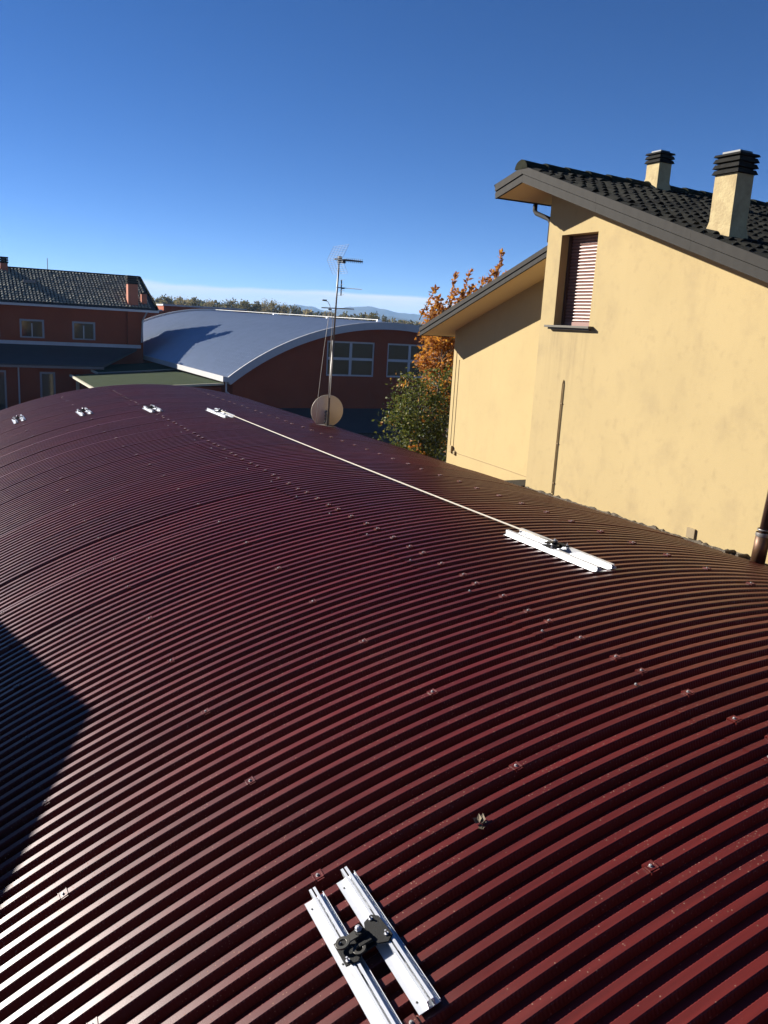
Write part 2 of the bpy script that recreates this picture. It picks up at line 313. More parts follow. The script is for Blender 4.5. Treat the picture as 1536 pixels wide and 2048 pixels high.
# ------------------------------------------------------------------ the red vaulted roof
VR, VX, VZ = 10.0, 4.82, -11.85
def vz(x, lift=0.0): return VZ + math.sqrt((VR+lift)**2 - (x-VX)**2)
def vn(x): a = math.asin((x-VX)/VR); return a      # tilt of the surface, + = falls towards +X
PITCH, RIB_C, RIB_S, RIB_H = 0.112, 0.045, 0.009, 0.042
SHEET = 8*PITCH; Y0 = 2.17
hall = thing('vaulted_hall', 'hall with the dark red ribbed sheet vault that fills the foreground', 'building', (3.0, 10.0, GROUND))
def sheet_mesh(xa, xb, lift):
    prof = []
    for k in range(9):
        y = k*PITCH; up = 0.0016 if k == 0 else 0.0
        cc = RIB_C/2
        pts = [(y-cc-RIB_S, -RIB_H, 1), (y-cc, -0.0035, 2), (y-cc+0.004, up, 0), (y+cc-0.004, up, 0), (y+cc, -0.0035, 2), (y+cc+RIB_S, -RIB_H, 1)]
        prof += [(a, h+(up if f else 0), f) for a, h, f in pts]
    prof = prof[0:]                                  # first rib laps over the neighbour's last rib
    a0, a1 = vn(xa), vn(xb); step = 0.0092/VR; n = int((a1-a0)/step)
    m = MB(); P = len(prof)
    for i in range(n+1):
        a = a0 + (a1-a0)*i/n; s, c = math.sin(a), math.cos(a); tooth = (i & 1)
        for j, (y, h, f) in enumerate(prof):
            r = VR + lift + h; yy = y
            if tooth and f:                          # curving crimps pressed into the flanks of the ribs
                sgn = -1 if (j % 6) < 3 else 1
                yy += sgn*(0.0022 if f == 2 else 0.001); r += 0.0 if f == 1 else -0.001
            m.v.append((VX + s*r, yy, VZ + c*r))
    for i in range(n):
        for j in range(P-1): m.f.append((i*P+j, (i+1)*P+j, (i+1)*P+j+1, i*P+j+1)); m.mi.append(0)
    ho = hall.location
    m.v = [(p[0]-ho.x, p[1], p[2]-ho.z) for p in m.v]
    me = bpy.data.meshes.new('roof_sheet'); me.from_pydata(m.v, [], m.f); me.materials.append(M_ROOF); me.update(); return me
me_l = sheet_mesh(-2.3, 3.66, 0.0); me_r = sheet_mesh(3.40, 8.15, 0.003); me_s = sheet_mesh(3.40, 7.385, 0.003)
K0, K1 = -5, 23
rs = random.Random(5)
for k in range(K0, K1):
    y = Y0 + k*SHEET
    for me in (me_l, me_r if y > 9.6 else me_s):
        o = bpy.data.objects.new('roof_sheet', me); COL.objects.link(o); o.parent = hall
        o.location = (rs.uniform(-.02, .02), y-hall.location.y+rs.uniform(-.001, .001), rs.uniform(-.0006, .0006))
YEND = Y0 + K1*SHEET; YBEG = Y0 + K0*SHEET
def arc_pts(xa, xb, n, lift): return [(xa+(xb-xa)*i/n, vz(xa+(xb-xa)*i/n, lift)) for i in range(n+1)]
for yy, t in ((YEND-0.35, .25), (YBEG+0.1, .25)):
    m = MB(); m.prism([(-2.1, GROUND)] + arc_pts(-2.1, 8.0, 30, -0.07) + [(8.0, GROUND)], 'y', yy, yy+t); m.build('end_wall', M_REDWALL, hall)
MB().box(-2.1, -1.85, YBEG+.35, YEND-.35, GROUND, vz(-2.1)-.08).build('side_wall', M_REDWALL, hall)
MB().box(7.75, 8.0, 12.85, YEND-.35, GROUND, vz(8.0)-.09).build('side_wall', M_REDWALL, hall)
m = MB(); m.tube([(-2.40, YBEG, vz(-2.3)-.08), (-2.40, YEND, vz(-2.3)-.08)], 0.075, 10); m.build('gutter', M_BROWNPIPE, hall, smooth=True)
# screws with saddle caps
def screw_mesh(saddle):
    m = MB()
    if saddle:
        m.cur = 0; m.box(-.024, .024, -.022, .022, .001, .006)
        m.box(-.028, -.022, -.0245, .0245, .0, .011); m.box(.022, .028, -.0245, .0245, .0, .011)
        m.box(-.026, .026, -.031, -.0245, -.016, .002); m.box(-.026, .026, .0245, .031, -.016, .002)
    m.cur = 1; m.lathe((0, 0, .005), (0, 0, 1), [(0, .011), (.002, .011), (.0025, .0075), (.009, .0075), (.0115, .005), (.012, .0001)], 8)
    me = m.mesh('screw', [M_ROOF, M_SCREW]); return me
me_sc = screw_mesh(True); me_pl = screw_mesh(False)
rs = random.Random(11)
def put_screw(x, y, me, lift=0.002):
    o = bpy.data.objects.new('screw', me); COL.objects.link(o); o.parent = hall
    a = vn(x); o.location = (VX+math.sin(a)*(VR+lift)-hall.location.x, y-hall.location.y, VZ+math.cos(a)*(VR+lift)-hall.location.z)
    o.rotation_euler = (rs.uniform(-.03, .03), a, rs.uniform(-.08, .08)); o.scale = (.85, 1.0, .8)
for k in range(-1, K1):
    y = Y0 + k*SHEET
    for x in (.365, 1.373, 2.4745): put_screw(x + rs.uniform(-.03, .03), y, me_sc)
    for q in (0, 3, 5): put_screw(3.60 + rs.uniform(-.02, .02), y+q*PITCH, me_sc, .005)
    for q in (2,): put_screw(3.45 + rs.uniform(-.02, .02), y+q*PITCH, me_pl, .005)
    for q in (0, 4): put_screw(5.72 + rs.uniform(-.03, .03), y+q*PITCH, me_sc, .005)

# ------------------------------------------------------------------ the yellow house on the right
house = thing('yellow_house', 'yellow plastered house with split grey gable roof rising beside the red vault', 'house', (11.0, 8.0, GROUND))
XW, XF, XB = 7.40, 6.775, 15.5
PK, PKZ = 9.53, 1.93                    # soffit peak
SL = 0.335
def soff(y): return PKZ - abs(y-PK)*SL if y <= PK else PKZ-(y-PK)*0.24
# gable wall with its window opening
w = MB(); yo0, yo1, zo0, zo1 = 8.66, 9.385, 0.14, 1.315; D = 0.155
def wq(ya, yb, za0, zb0, za1, zb1): w.add([(XW, ya, za0), (XW, yb, zb0), (XW, yb, zb1), (XW, ya, za1)], [(0, 1, 2, 3)])
wq(2.5, yo0, GROUND, GROUND, soff(2.5), soff(yo0)); wq(yo0, yo1, GROUND, GROUND, zo0, zo0)
wq(yo0, yo1, zo1, zo1, soff(yo0), soff(yo1)); wq(yo1, PK, GROUND, GROUND, soff(yo1), soff(PK)); wq(PK, 9.68, GROUND, GROUND, soff(PK), soff(9.68))
w.add([(XW, yo0, zo0), (XW, yo1, zo0), (XW, yo1, zo1), (XW, yo0, zo1), (XW+.2, yo0, zo0), (XW+.2, yo1, zo0), (XW+.2, yo1, zo1), (XW+.2, yo0, zo1)],
      [(0, 1, 5, 4), (1, 2, 6, 5), (2, 3, 7, 6), (3, 0, 4, 7)])
w.add([(XW, 9.68, GROUND), (XB, 9.68, GROUND), (XB, 9.68, soff(9.68)), (XW, 9.68, soff(9.68))], [(0, 1, 2, 3)])
w.add([(XW, 2.5, GROUND), (XB, 2.5, GROUND), (XB, 2.5, soff(2.5)), (XW, 2.5, soff(2.5))], [(0, 1, 2, 3)])
w.add([(XB, 2.5, GROUND), (XB, 9.68, GROUND), (XB, 9.68, soff(9.68)), (XB, PK, PKZ), (XB, 2.5, soff(2.5))], [(0, 1, 2, 3, 4)])
gw = w.build('gable_wall', M_PLASTER, house)
XW2 = 7.96; LS = 0.348
def soff2(y): return -.11 + (13.085-y)*LS
MB().prism([(9.69, GROUND), (12.80, GROUND), (12.80, soff2(12.80)), (9.69, soff2(9.69))], 'x', XW2, XB).build('side_wing_wall', M_PLASTER2, house)
# window: shutter slats, frame, sill
sh = MB(); sh.box(XW+D+.02, XW+D+.05, yo0, yo1, zo0, zo1); shut = sh.build('roller_shutter', M_SHUTDARK, house)
MB().box(XW+D-.03, XW+D+.02, yo1-.035, yo1, zo0, zo1).build('shutter_guide', M_SHUTDARK, shut)
MB().box(XW+D-.03, XW+D+.02, yo0, yo0+.02, zo0, zo1).build('shutter_guide', M_SHUTDARK, shut)
ns = 26; hz = (zo1-zo0-.055)/ns
for i in range(ns):
    z0 = zo0+.055+i*hz; m = MB()
    pr = [(XW+D+.021, z0+.001)] + [(XW+D+.018-.014*math.sin(math.pi*(q/6)), z0+.003+(hz-.006)*q/6) for q in range(7)] + [(XW+D+.021, z0+hz-.001)]
    m.prism(pr, 'y', yo0+.02, yo1-.035); m.build('slat', M_SHUT, shut)
MB().box(XW+D, XW+D+.021, yo0+.02, yo1-.035, zo0, zo0+.054).build('bottom_slat', M_SHUT, shut)
s = MB(); s.box(XW-.085, XW+.2, yo0-.09, yo1+.10, zo0-.030, zo0); s.box(XW-.05, XW-.001, yo0-.06, yo1+.06, zo0-.055, zo0-.0305)
s.build('window_sill', M_STONE, house, bevel=.004)
# upper roof: deck, soffit, two-board fascia, tiles
EVY, EVB = 10.10, 1.80
deck = MB(); deck.prism([(EVY, EVB), (PK, PKZ), (2.0, PKZ-(PK-2.0)*SL), (2.0, PKZ-(PK-2.0)*SL+.15), (PK+.01, PKZ+.155), (EVY+.02, EVB+.12)], 'x', XF+.03, XB+.3)
roof = deck.build('upper_roof', M_SOFFIT, house)
def boards(y0, z0, y1, z1, h, x, side, par, n=2, lens=1.6):
    L = math.hypot(y1-y0, z1-z0)
    for lvl in range(n):
        hb = h/n; cnt = max(1, round(abs(y1-y0)/lens))
        for i in range(cnt):
            a, b = i/cnt, (i+1)/cnt; g2 = .0015
            ya, za = y0+(y1-y0)*a, z0+(z1-z0)*a; yb, zb = y0+(y1-y0)*b, z0+(z1-z0)*b
            if i: ya += (1 if y1 > y0 else -1)*g2
            lo, hi = hb*lvl+(.004 if lvl else 0), hb*(lvl+1)-(0 if lvl else .004)
            xo = -.014 if lvl else 0
            m = MB(); m.prism([(ya, za+lo), (yb, zb+lo), (yb, zb+hi), (ya, za+hi)], 'x', x+xo, x+.03); m.build('fascia_board', M_FASCIA, par)
boards(PK, PKZ-.005, 2.0, PKZ-(PK-2.0)*SL-.005, .205, XF, 1, roof)
boards(EVY+.02, EVB-.02, PK+.002, PKZ-.004, .185, XF, 1, roof)
MB().box(XF+.03, XB+.3, EVY+.021, EVY+.05, EVB-.012, EVB+.115).build('eave_fascia', M_FASCIA, roof)
m = MB(); m.tube([(XF+.08, EVY+.10, EVB+.06), (XB+.3, EVY+.10, EVB+.06)], .05, 10); m.build('gutter', M_FASCIA, roof, smooth=True)
m = MB(); m.tube([(XW+.06, EVY+.02, EVB-.02), (XW+.06, EVY+.02, EVB-.10), (XW+.06, EVY-.02, EVB-.14), (XW+.06, 9.78, EVB-.24), (XW+.06, 9.73, EVB-.30), (XW+.06, 9.73, 1.25)], .032, 10); m.build('drain_pipe', M_FASCIA, roof, smooth=True)
# tiles
TW, TL, TE = 0.165, 0.30, 0.225
th = math.atan(SL); ct, st = math.cos(th), math.sin(th)
def tile_geo():
    vs = []; fs = []; N = 9
    for row, (yy, zz) in enumerate(((0.0, 0.0), (-TL, .030), (-TL, .012))):
        for i in range(N+1):
            x = TW*1.06*i/N; u = i/N
            hump = (.032*math.sin(math.pi*min(1, u/.66))) if u < .66 else .006*math.sin(math.pi*(u-.66)/.34)-.004
            vs.append((x, yy, zz+hump))
    for r in range(2):
        for i in range(N): fs.append((r*(N+1)+i, r*(N+1)+i+1, (r+1)*(N+1)+i+1, (r+1)*(N+1)+i))
    return vs, fs
tv, tf = tile_geo()
_t = M_TILE.node_tree; _b = _t.nodes['Principled BSDF']; _src = _b.inputs['Base Color'].links[0].from_socket
_oi = _t.nodes.new('ShaderNodeObjectInfo'); _ge = _t.nodes.new('ShaderNodeNewGeometry'); _ad = _t.nodes.new('ShaderNodeMath'); _ad.operation = 'ADD'
_fr = _t.nodes.new('ShaderNodeMath'); _fr.operation = 'FRACT'; _mr = _t.nodes.new('ShaderNodeMapRange'); _mr.inputs[3].default_value = .30; _mr.inputs[4].default_value = 1.05
_vm = _t.nodes.new('ShaderNodeVectorMath'); _vm.operation = 'SCALE'
_t.links.new(_oi.outputs['Random'], _ad.inputs[0]); _t.links.new(_ge.outputs['Random Per Island'], _ad.inputs[1]); _t.links.new(_ad.outputs[0], _fr.inputs[0])
_t.links.new(_fr.outputs[0], _mr.inputs[0]); _t.links.new(_src, _vm.inputs[0]); _t.links.new(_mr.outputs[0], _vm.inputs['Scale']); _t.links.new(_vm.outputs[0], _b.inputs['Base Color'])
mt = MB(); mt.add(tv, tf); me_tile = mt.mesh('tile', M_TILE)
rt = random.Random(21); rest = MB()
cols = int((XB+.2-XF)/TW); rows_n = 34
def roof_pt(x, d): return (x, PK - d*ct, PKZ+.165 - d*st)
slope_tiles = 0
for r in range(rows_n):
    for c in range(cols):
        x, y, z = roof_pt(XF+.01+c*TW, .04+r*TE)
        rz = rt.uniform(-.02, .02); rx = th + rt.uniform(-.015, .02); z += rt.uniform(0, .008); y += rt.uniform(-.012, .012)
        if 1 <= r < 21 and c < 15:
            o = bpy.data.objects.new('roof_tile', me_tile); COL.objects.link(o); o.parent = roof
            o.location = Vector((x, y, z)) - org(roof); o.rotation_euler = (rx, 0, rz)
        else:
            R = Matrix.Rotation(rz, 3, 'Z') @ Matrix.Rotation(rx, 3, 'X')
            rest.add([Vector((x, y, z)) + R @ Vector(p) for p in tv], tf)
tfld = rest.build('roof_tile_field', M_TILE, roof); tfld['kind'] = 'stuff'
nr = int((XB+.3-XF)/.36)
for i in range(nr):
    m = MB(); x0 = XF-.02+i*.36
    for q, (xx, r) in enumerate(((x0, .135), (x0+.41, .112))):
        for k in range(9):
            a = math.pi*k/8; m.v.append((xx, PK+.02+math.cos(a)*r, PKZ+.155+math.sin(a)*r*.85+rt.uniform(0, .006)))
    for k in range(8): m.f.append((k, k+1, 10+k, 9+k)); m.mi.append(0)
    m.f.append(tuple(range(9))); m.mi.append(0)
    m.build('ridge_tile', M_RIDGE, roof, smooth=False)
# short far slope of the upper roof
m = MB(); m.prism([(EVY+.08, EVB+.135), (PK, PKZ+.165), (PK, PKZ+.20), (EVY+.10, EVB+.17)], 'x', XF+.02, XB+.28); m.build('far_slope_tiles', M_TILE, roof)
def chimney(x0, x1, y0, y1, zb, zc, plates, label):
    m = MB(); m.prism([(x0, y0), (x1, y0), (x1, y1), (x0, y1)], 'z', zb, zc)
    f = .035
    m.add([(x0-f, y0-f, zb+.02), (x1+f, y0-f, zb+.02), (x1+f, y1+f, zb+.10), (x0-f, y1+f, zb+.10), (x0-.001, y0-.001, zb+.20), (x1+.001, y0-.001, zb+.20), (x1+.001, y1+.001, zb+.26), (x0-.001, y1+.001, zb+.26)],
          [(0, 1, 5, 4), (1, 2, 6, 5), (2, 3, 7, 6), (3, 0, 4, 7)])
    ch = m.build('chimney', M_CHIM, roof)
    MB().box(x0+.03, x1-.03, y0+.03, y1-.03, zc, zc+plates*.056).build('flue_core', M_DARK, ch)
    for i in range(plates):
        o = .028; z = zc+.004+i*.056; hh = .040 if i < plates-1 else .022
        m = MB(); a = o-.008 if i < plates-1 else o
        m.add([(x0-o, y0-o, z), (x1+o, y0-o, z), (x1+o, y1+o, z), (x0-o, y1+o, z), (x0-a+.01, y0-a+.01, z+hh), (x1+a-.01, y0-a+.01, z+hh), (x1+a-.01, y1+a-.01, z+hh), (x0-a+.01, y1+a-.01, z+hh)],
              [(3, 2, 1, 0), (4, 5, 6, 7), (0, 1, 5, 4), (1, 2, 6, 5), (2, 3, 7, 6), (3, 0, 4, 7)])
        m.build('cap_plate', M_CAP, ch)
    return ch
chimney(7.13, 7.37, 6.36, 6.64, .98, 1.695, 4, '')
chimney(8.93, 9.16, 9.34, 9.58, 1.98, 2.43, 3, '')
# lower roof of the side wing
XF2 = 7.425; e0, e1 = 13.10, 9.69
low_ = MB(); low_.prism([(e0, soff2(e0)), (e1, soff2(e1)), (e1, soff2(e1)+.13), (e0+.02, soff2(e0)+.10)], 'x', XF2+.03, XB+.3)
lroof = low_.build('lower_roof', M_SOFFIT, house)
boards(e0+.03, soff2(e0)-.02, e1, soff2(e1)-.008, .145, XF2, 1, lroof, lens=1.7)
MB().box(XF2+.03, XB+.3, e0+.031, e0+.055, soff2(e0)-.012, soff2(e0)+.10).build('eave_fascia', M_FASCIA, lroof)
m = MB(); m.prism([(e0+.08, soff2(e0)+.10), (e1, soff2(e1)+.135), (e1, soff2(e1)+.155), (e0+.08, soff2(e0)+.12)], 'x', XF2+.02, XB+.3); m.build('roof_covering', M_TILE, lroof)
m = MB(); m.tube([(XW2+.2, 12.98, soff2(13)-.005), (XW2+.2, 12.98, soff2(13)-.07), (XW2+.2, 12.85, soff2(13)-.22), (XW2+.2, 12.84, soff2(13)-.8)], .034, 10); m.build('drain_pipe', M_FASCIA, lroof, smooth=True)
# conduit, cables, vent, flue, mortar on the gable wall
m = MB(); zt, zbm = -.58, -2.19
m.tube([(XW-.009, 9.035, zbm), (XW-.009, 9.035, zt-.06), (XW-.010, 9.045, zt), (XW-.009, 9.060, zt-.06), (XW-.009, 9.060, zbm+.05)], .0065, 6); m.build('conduit', M_CONDUIT, house, smooth=True)
for zz in (-.9, -1.45, -2.0): MB().box(XW-.018, XW, 9.024, 9.071, zz, zz+.012).build('pipe_clip', M_CONDUIT, house)
m = MB(); m.tube([(XW-.008, 9.02, -2.165), (XW-.008, 8.5, -2.172), (XW-.008, 7.83, -2.175)], .007, 6); m.tube([(XW-.03, 7.83, -2.175), (XW, 7.83, -2.175)], .014, 6); m.build('wall_cable', M_CONDUIT, house)
m = MB(); m.tube([(XW2-.004, 12.60, -.5), (XW2-.004, 12.60, -2.05), (XW2-.004, 12.45, -2.13), (XW2-.004, 11.0, -2.16), (XW2-.004, 10.0, -2.19)], .0035, 6); m.build('wall_cable', M_CONDUIT, house)
m = MB(); m.tube([(XW2-.004, 12.70, -.35), (XW2-.004, 12.70, -2.05)], .0045, 6); m.build('wall_cable', M_CHIM, house)
MB().box(XW2-.045, XW2, 12.60, 12.70, -2.14, -2.02).build('junction_box', M_CHIM, house, bevel=.006)
MB().box(XW2-.03, XW2, 12.50, 12.56, -2.17, -2.10).build('cable_gland', M_CHIM, house, bevel=.01)
MB().box(XW2-.02, XW2, 10.02, 10.13, -2.20, -2.10).build('junction_box', M_CHIM, house)
v = MB(); v.box(XW-.022, XW, 6.49, 6.61, -2.155, -2.04); v.build('vent_cover', M_VENT, house, bevel=.004)
fl = MB(); fl.tube([(XW-.13, 5.545, -2.15), (XW-.13, 5.525, -1.84)], .072, 16); fl.build('flue_pipe', M_COPPER, house, smooth=True)
fl = MB(); fl.tube([(XW-.13, 5.525, -1.838), (XW-.11, 5.40, .2)], .050, 16); fl.build('flue_pipe', M_BROWNPIPE, house, smooth=True)
fl = MB(); fl.lathe((XW-.13, 5.525, -1.85), (0, 0, 1), [(-.02, .075), (0, .079), (.02, .075)], 16); fl.lathe((XW-.13, 5.522, -1.80), (0, 0, 1), [(-.008, .068), (0, .072), (.008, .068)], 16); fl.build('pipe_collar', M_MAST, house, smooth=True)
rm = random.Random(8); m = MB(); y = 5.2; prev = None
zb = vz(XW)
while y < 9.68:
    hgt = .018 + .03*rm.random()**2; dp = .03 + .035*rm.random(); cur = [(XW, y, zb-.05), (XW-dp, y, vz(XW-dp)-.03), (XW-dp*.8, y, vz(XW-dp)+hgt*.5), (XW-.004, y, zb+hgt)]
    if prev: m.add(prev+cur, [(i, (i+1) % 4, 4+(i+1) % 4, 4+i) for i in range(4)])
    prev = cur; y += rm.uniform(.03, .07)
m.build('mortar_fillet', M_MORTAR, house)
MB().box(XW-.06, XW2+.01, 9.70, 10.12, vz(XW)-.01, vz(XW)+.03).build('lead_flashing', M_FASCIA, house)
for yy in (5.78, 5.95): m = MB(); m.tube([(XW-.16, yy, vz(XW-.16)+.0), (XW-.005, yy, vz(XW)+.035)], .022, 8); m.build('tile_fragment', M_MORTAR, house)

# ------------------------------------------------------------------ lifeline anchor brackets
def rail(par, cx, y0, y1):
    m = MB(); w2 = .0475
    m.box(cx-w2, cx+w2, y0, y1, .002, .0055)
    m.box(cx+w2-.003, cx+w2, y0, y1, .0055, .017)
    for xx, s in ((cx-.004, 1), (cx+.023, -1)):
        m.box(xx-.002, xx+.002, y0, y1+.022, .0055, .038); m.box(min(xx, xx+s*.008)-.002, max(xx, xx+s*.008)+.002, y0, y1+.022, .038, .0415)
    r = m.build('rail', M_ALU, par)
    for q in range(3):
        yy = y0+.05+q*(y1-y0-.1)/2
        s = MB(); s.lathe((cx-.030, yy, .0055), (0, 0, 1), [(0, .0045), (.002, .0045), (.003, .0025), (.0032, .0001)], 8); s.build('rivet', M_LINK, r)
    return r
def bracket(h=.40):
    a = thing('lifeline_anchor', '', 'roof anchor', (0, 0, 0), 'lifeline anchors fixed on the red roof')
    rail(a, -.0815, -h-.005, h-.015); rail(a, .0815, -h+.005, h-.005)
    m = MB(); m.prism([(-.118, -.075), (-.062, -.088), (-.035, -.060), (-.030, .045), (-.055, .072), (-.118, .072)], 'z', .031, .038); m.build('clamp_plate', M_BLACK, a, bevel=.002)
    m = MB(); m.prism([(.028, -.030), (.045, -.062), (.085, -.085), (.118, -.060), (.110, .075), (.085, .105), (.040, .085), (.028, .050)], 'z', .031, .038); m.build('clamp_plate', M_BLACK, a, bevel=.002)
    m = MB(); m.prism([(-.045, -.055), (.040, -.055), (.040, .055), (-.045, .055)], 'z', .022, .0305); m.box(-.03, .03, -.04, .04, .039, .052); m.build('cross_bar', M_BLACK, a, bevel=.002)
    for cx in (-.0815, .0815):
        for s in (-1, 1): MB().box(cx+.0005, cx+.0185, s*.10-.028, s*.10+.028, .010, .026).build('channel_nut', M_DARK, a)
    m = MB(); m.lathe((0, .02, .038), (0, 0, 1), [(0, .030), (.018, .030), (.022, .022), (.034, .022), (.034, .0001)], 16); m.build('swivel_hub', M_BLACK, a, smooth=False)
    m = MB(); m.lathe((0, .028, .072), (0, 0, 1), [(0, .017), (.004, .017), (.006, .014), (.014, .014), (.018, .008), (.0185, .0001)], 6); m.build('hub_bolt', M_STEEL, a)
    def eyelet(c, ang, ro, ri, z, L):
        m = MB(); N = 20; c = Vector(c); d = Vector((math.cos(ang), math.sin(ang), 0)); nn = Vector((-d.y, d.x, 0))
        e = c + d*L
        for zz in (z, z+.009):
            for k in range(N):
                t = 2*math.pi*k/N; m.v.append(tuple(e + Vector((math.cos(t)*ro, math.sin(t)*ro, zz))))
            for k in range(N):
                t = 2*math.pi*k/N; m.v.append(tuple(e + Vector((math.cos(t)*ri, math.sin(t)*ri, zz))))
        for k in range(N):
            k2 = (k+1) % N
            for f in ((k, k2, N+k2, N+k), (2*N+k, 3*N+k, 3*N+k2, 2*N+k2), (k, 2*N+k, 2*N+k2, k2), (N+k, N+k2, 3*N+k2, 3*N+k)): m.f.append(f); m.mi.append(0)
        p = [c+nn*.024, c-nn*.024, c+d*(L-ri-.002)-nn*.018, c+d*(L-ri-.002)+nn*.018]
        m.add([(*q.xy, z+.001) for q in p]+[(*q.xy, z+.0082) for q in p], [(3, 2, 1, 0), (4, 5, 6, 7), (0, 1, 5, 4), (1, 2, 6, 5), (2, 3, 7, 6), (3, 0, 4, 7)])
        return m.build('eyelet_link', M_LINK, a, bevel=.0015)
    eyelet((0, .022, 0), math.pi*1.02, .034, .018, .060, .086); eyelet((0, .0, 0), math.pi*1.28, .030, .015, .040, .055)
    for x, y in ((-.10, -.058), (.095, -.045), (.072, .080), (-.098, .055)):
        m = MB(); m.lathe((x, y, .038), (0, 0, 1), [(0, .011), (.006, .011), (.006, .005), (.022, .005), (.022, .0001)], 6); m.build('bolt', M_STEEL, a)
    for ch in a.children:
        if not ch.name.startswith('rail'):
            ch.location.z += .0112
            if not ch.name.startswith('channel'): ch.scale = (.93, .88, 1)
    return a
ba = bracket(); bl = bracket(.63)
def place(b, x, y, label, rz=0):
    a = vn(x); b.rotation_mode = 'XYZ'; b.rotation_euler = (0, a, rz); b.location = (VX+math.sin(a)*(VR+.006), y, VZ+math.cos(a)*(VR+.006)); b['label'] = label
spots = [(1.385, 2.565, 'nearest aluminium double-rail anchor with black clamp at the bottom edge', rad(-1.5)),
         (4.68, 5.60, 'glinting aluminium anchor where the near end of the rope is tied', 0),
         (4.69, 16.0, 'far aluminium anchor holding the far end of the rope', 0),
         (3.65, 17.27, 'small far aluminium anchor, first left of the rope end', 0),
         (2.50, 18.5, 'small far aluminium anchor, second left of the rope end', 0),
         (1.34, 20.16, 'leftmost small far aluminium anchor on the red roof', 0)]
for i, (x, y, lb, rz) in enumerate(spots):
    b = ba if i == 0 else bl if i == 1 else copy_tree(bl if i == 2 else ba)
    place(b, x, y, lb, rz)
rp = MB(); pts = []
za, zb2 = vz(4.69)+.071, vz(4.68)+.071
for i in range(41):
    u = i/40; pts.append((4.69-.01*u, 15.92-(15.92-5.68)*u, za+(zb2-za)*u - .012*math.sin(math.pi*u)))
rp.tube(pts, .0085, 8); tag(rp.build('safety_rope', M_ROPE, smooth=True), 'cream rope stretched straight along the red roof between two anchors', 'rope')

# dry leaf lying on a rib
lf = MB(); rl = random.Random(4); lx, ly = 2.09, 2.835
def leafquad(m, c, d, n, L, w, curl=.3):
    d = Vector(d).normalized(); n = Vector(n).normalized(); s = d.cross(n).normalized(); c = Vector(c)
    m.add([c, c+d*L*.5+s*w+n*L*curl*.3, c+d*L+n*L*curl, c+d*L*.5-s*w+n*L*curl*.3, c+d*L*.5-n*L*.05], [(0, 1, 4), (1, 2, 4), (2, 3, 4), (3, 0, 4)])
for i in range(7):
    leafquad(lf, (lx+rl.uniform(-.015, .015), ly+rl.uniform(-.01, .01), vz(lx)+.005), (rl.uniform(-1, 1), rl.uniform(-1, 1), rl.uniform(-.05, .25)), (rl.uniform(-.5, .5), rl.uniform(-.5, .5), 1), rl.uniform(.03, .06), rl.uniform(.008, .018), rl.uniform(.1, .6))
tag(lf.build('dry_leaf', M_DRY), 'small crumpled dry leaf lying on a red roof rib', 'leaf')

# ------------------------------------------------------------------ antenna mast and dish
AX, AY = 6.76, 15.5; AB = vz(AX); AK = 15.5/13.34
ant = thing('antenna_mast', 'tall television antenna mast with grid reflector standing on the red roof edge', 'antenna', (AX, AY, AB))
def asc(m):                              # the antenna drawings are in units of AK metres about the mast foot
    m.v = [(AX+(p[0]-AX)*AK, AY+(p[1]-AY)*AK, AB+(p[2]-AB0)*AK) for p in m.v]; return m
AB0 = -1.80
tip = Vector((AX+.10, AY, 1.03)); base = Vector((AX, AY, AB0)); mid = base.lerp(tip, .52)
m = MB(); m.tube([base, mid], .019, 10); asc(m).build('lower_mast', M_MAST, ant, smooth=True)
m = MB(); m.tube([mid-(tip-base).normalized()*.06, tip+Vector((0, 0, .03))], .0145, 10); asc(m).build('upper_mast', M_MAST, ant, smooth=True)
m = MB(); m.box(AX-.12, AX+.12, AY-.10, AY+.10, AB0-.005, AB0+.012); asc(m).build('foot_plate', M_MAST, ant)
m = MB(); m.tube([(AX+.01, AY-.02, mid.z), (AX+.035, AY-.03, mid.z-.35), (AX+.015, AY-.03, AB0+.5)], .006, 6); asc(m).build('coax_cable', M_CABLE, ant)
# guy wires
for q in ((AX-.9, AY-.3), (AX+.9, AY+.9), (AX-.6, AY+1.0)):
    pass
# UHF yagi
bz = 1.0; bx = tip.x
boom = MB(); boom.box(bx-.09, bx+.10, AY-.012, AY+.012, bz-.010, bz+.012); boom.prism([(bx+.08, bz-.012), (bx+.43, bz-.010), (bx+.43, bz+.010), (bx+.08, bz+.016)], 'y', AY-.016, AY+.016)
yb = asc(boom).build('yagi_boom', M_DARK, ant)
m = MB(); m.box(bx-.022, bx+.03, AY-.035, AY+.03, bz-.05, bz+.05); asc(m).build('mast_clamp', M_DARK, yb)
m = MB(); m.box(bx+.055, bx+.105, AY-.03, AY+.03, bz-.055, bz-.012); asc(m).build('junction_box', M_DARK, yb)
for i in range(9): 
    m = MB(); xx = bx+.12+i*.036; m.tube([(xx, AY-.055, bz+.035), (xx, AY, bz+.0), (xx, AY+.055, bz+.035)], .0035, 5); m.tube([(xx, AY-.055, bz-.03), (xx, AY, bz), (xx, AY+.055, bz-.03)], .0035, 5); asc(m).build('director', M_DARK, yb)
for s in (1, -1):
    m = MB(); hx, hz2 = bx-.09, bz; dx, dz = .11, .225*s
    for i in range(8):
        u = .06+.94*i/7; m.tube([(hx+dx*u, AY-.31, hz2+dz*u), (hx+dx*u, AY+.31, hz2+dz*u)], .0022, 5)
    for i in range(6):
        yy = AY-.31+.62*i/5; m.tube([(hx, yy, hz2), (hx+dx, yy, hz2+dz)], .0022, 5)
    asc(m).build('grid_reflector', M_WIRE, yb)
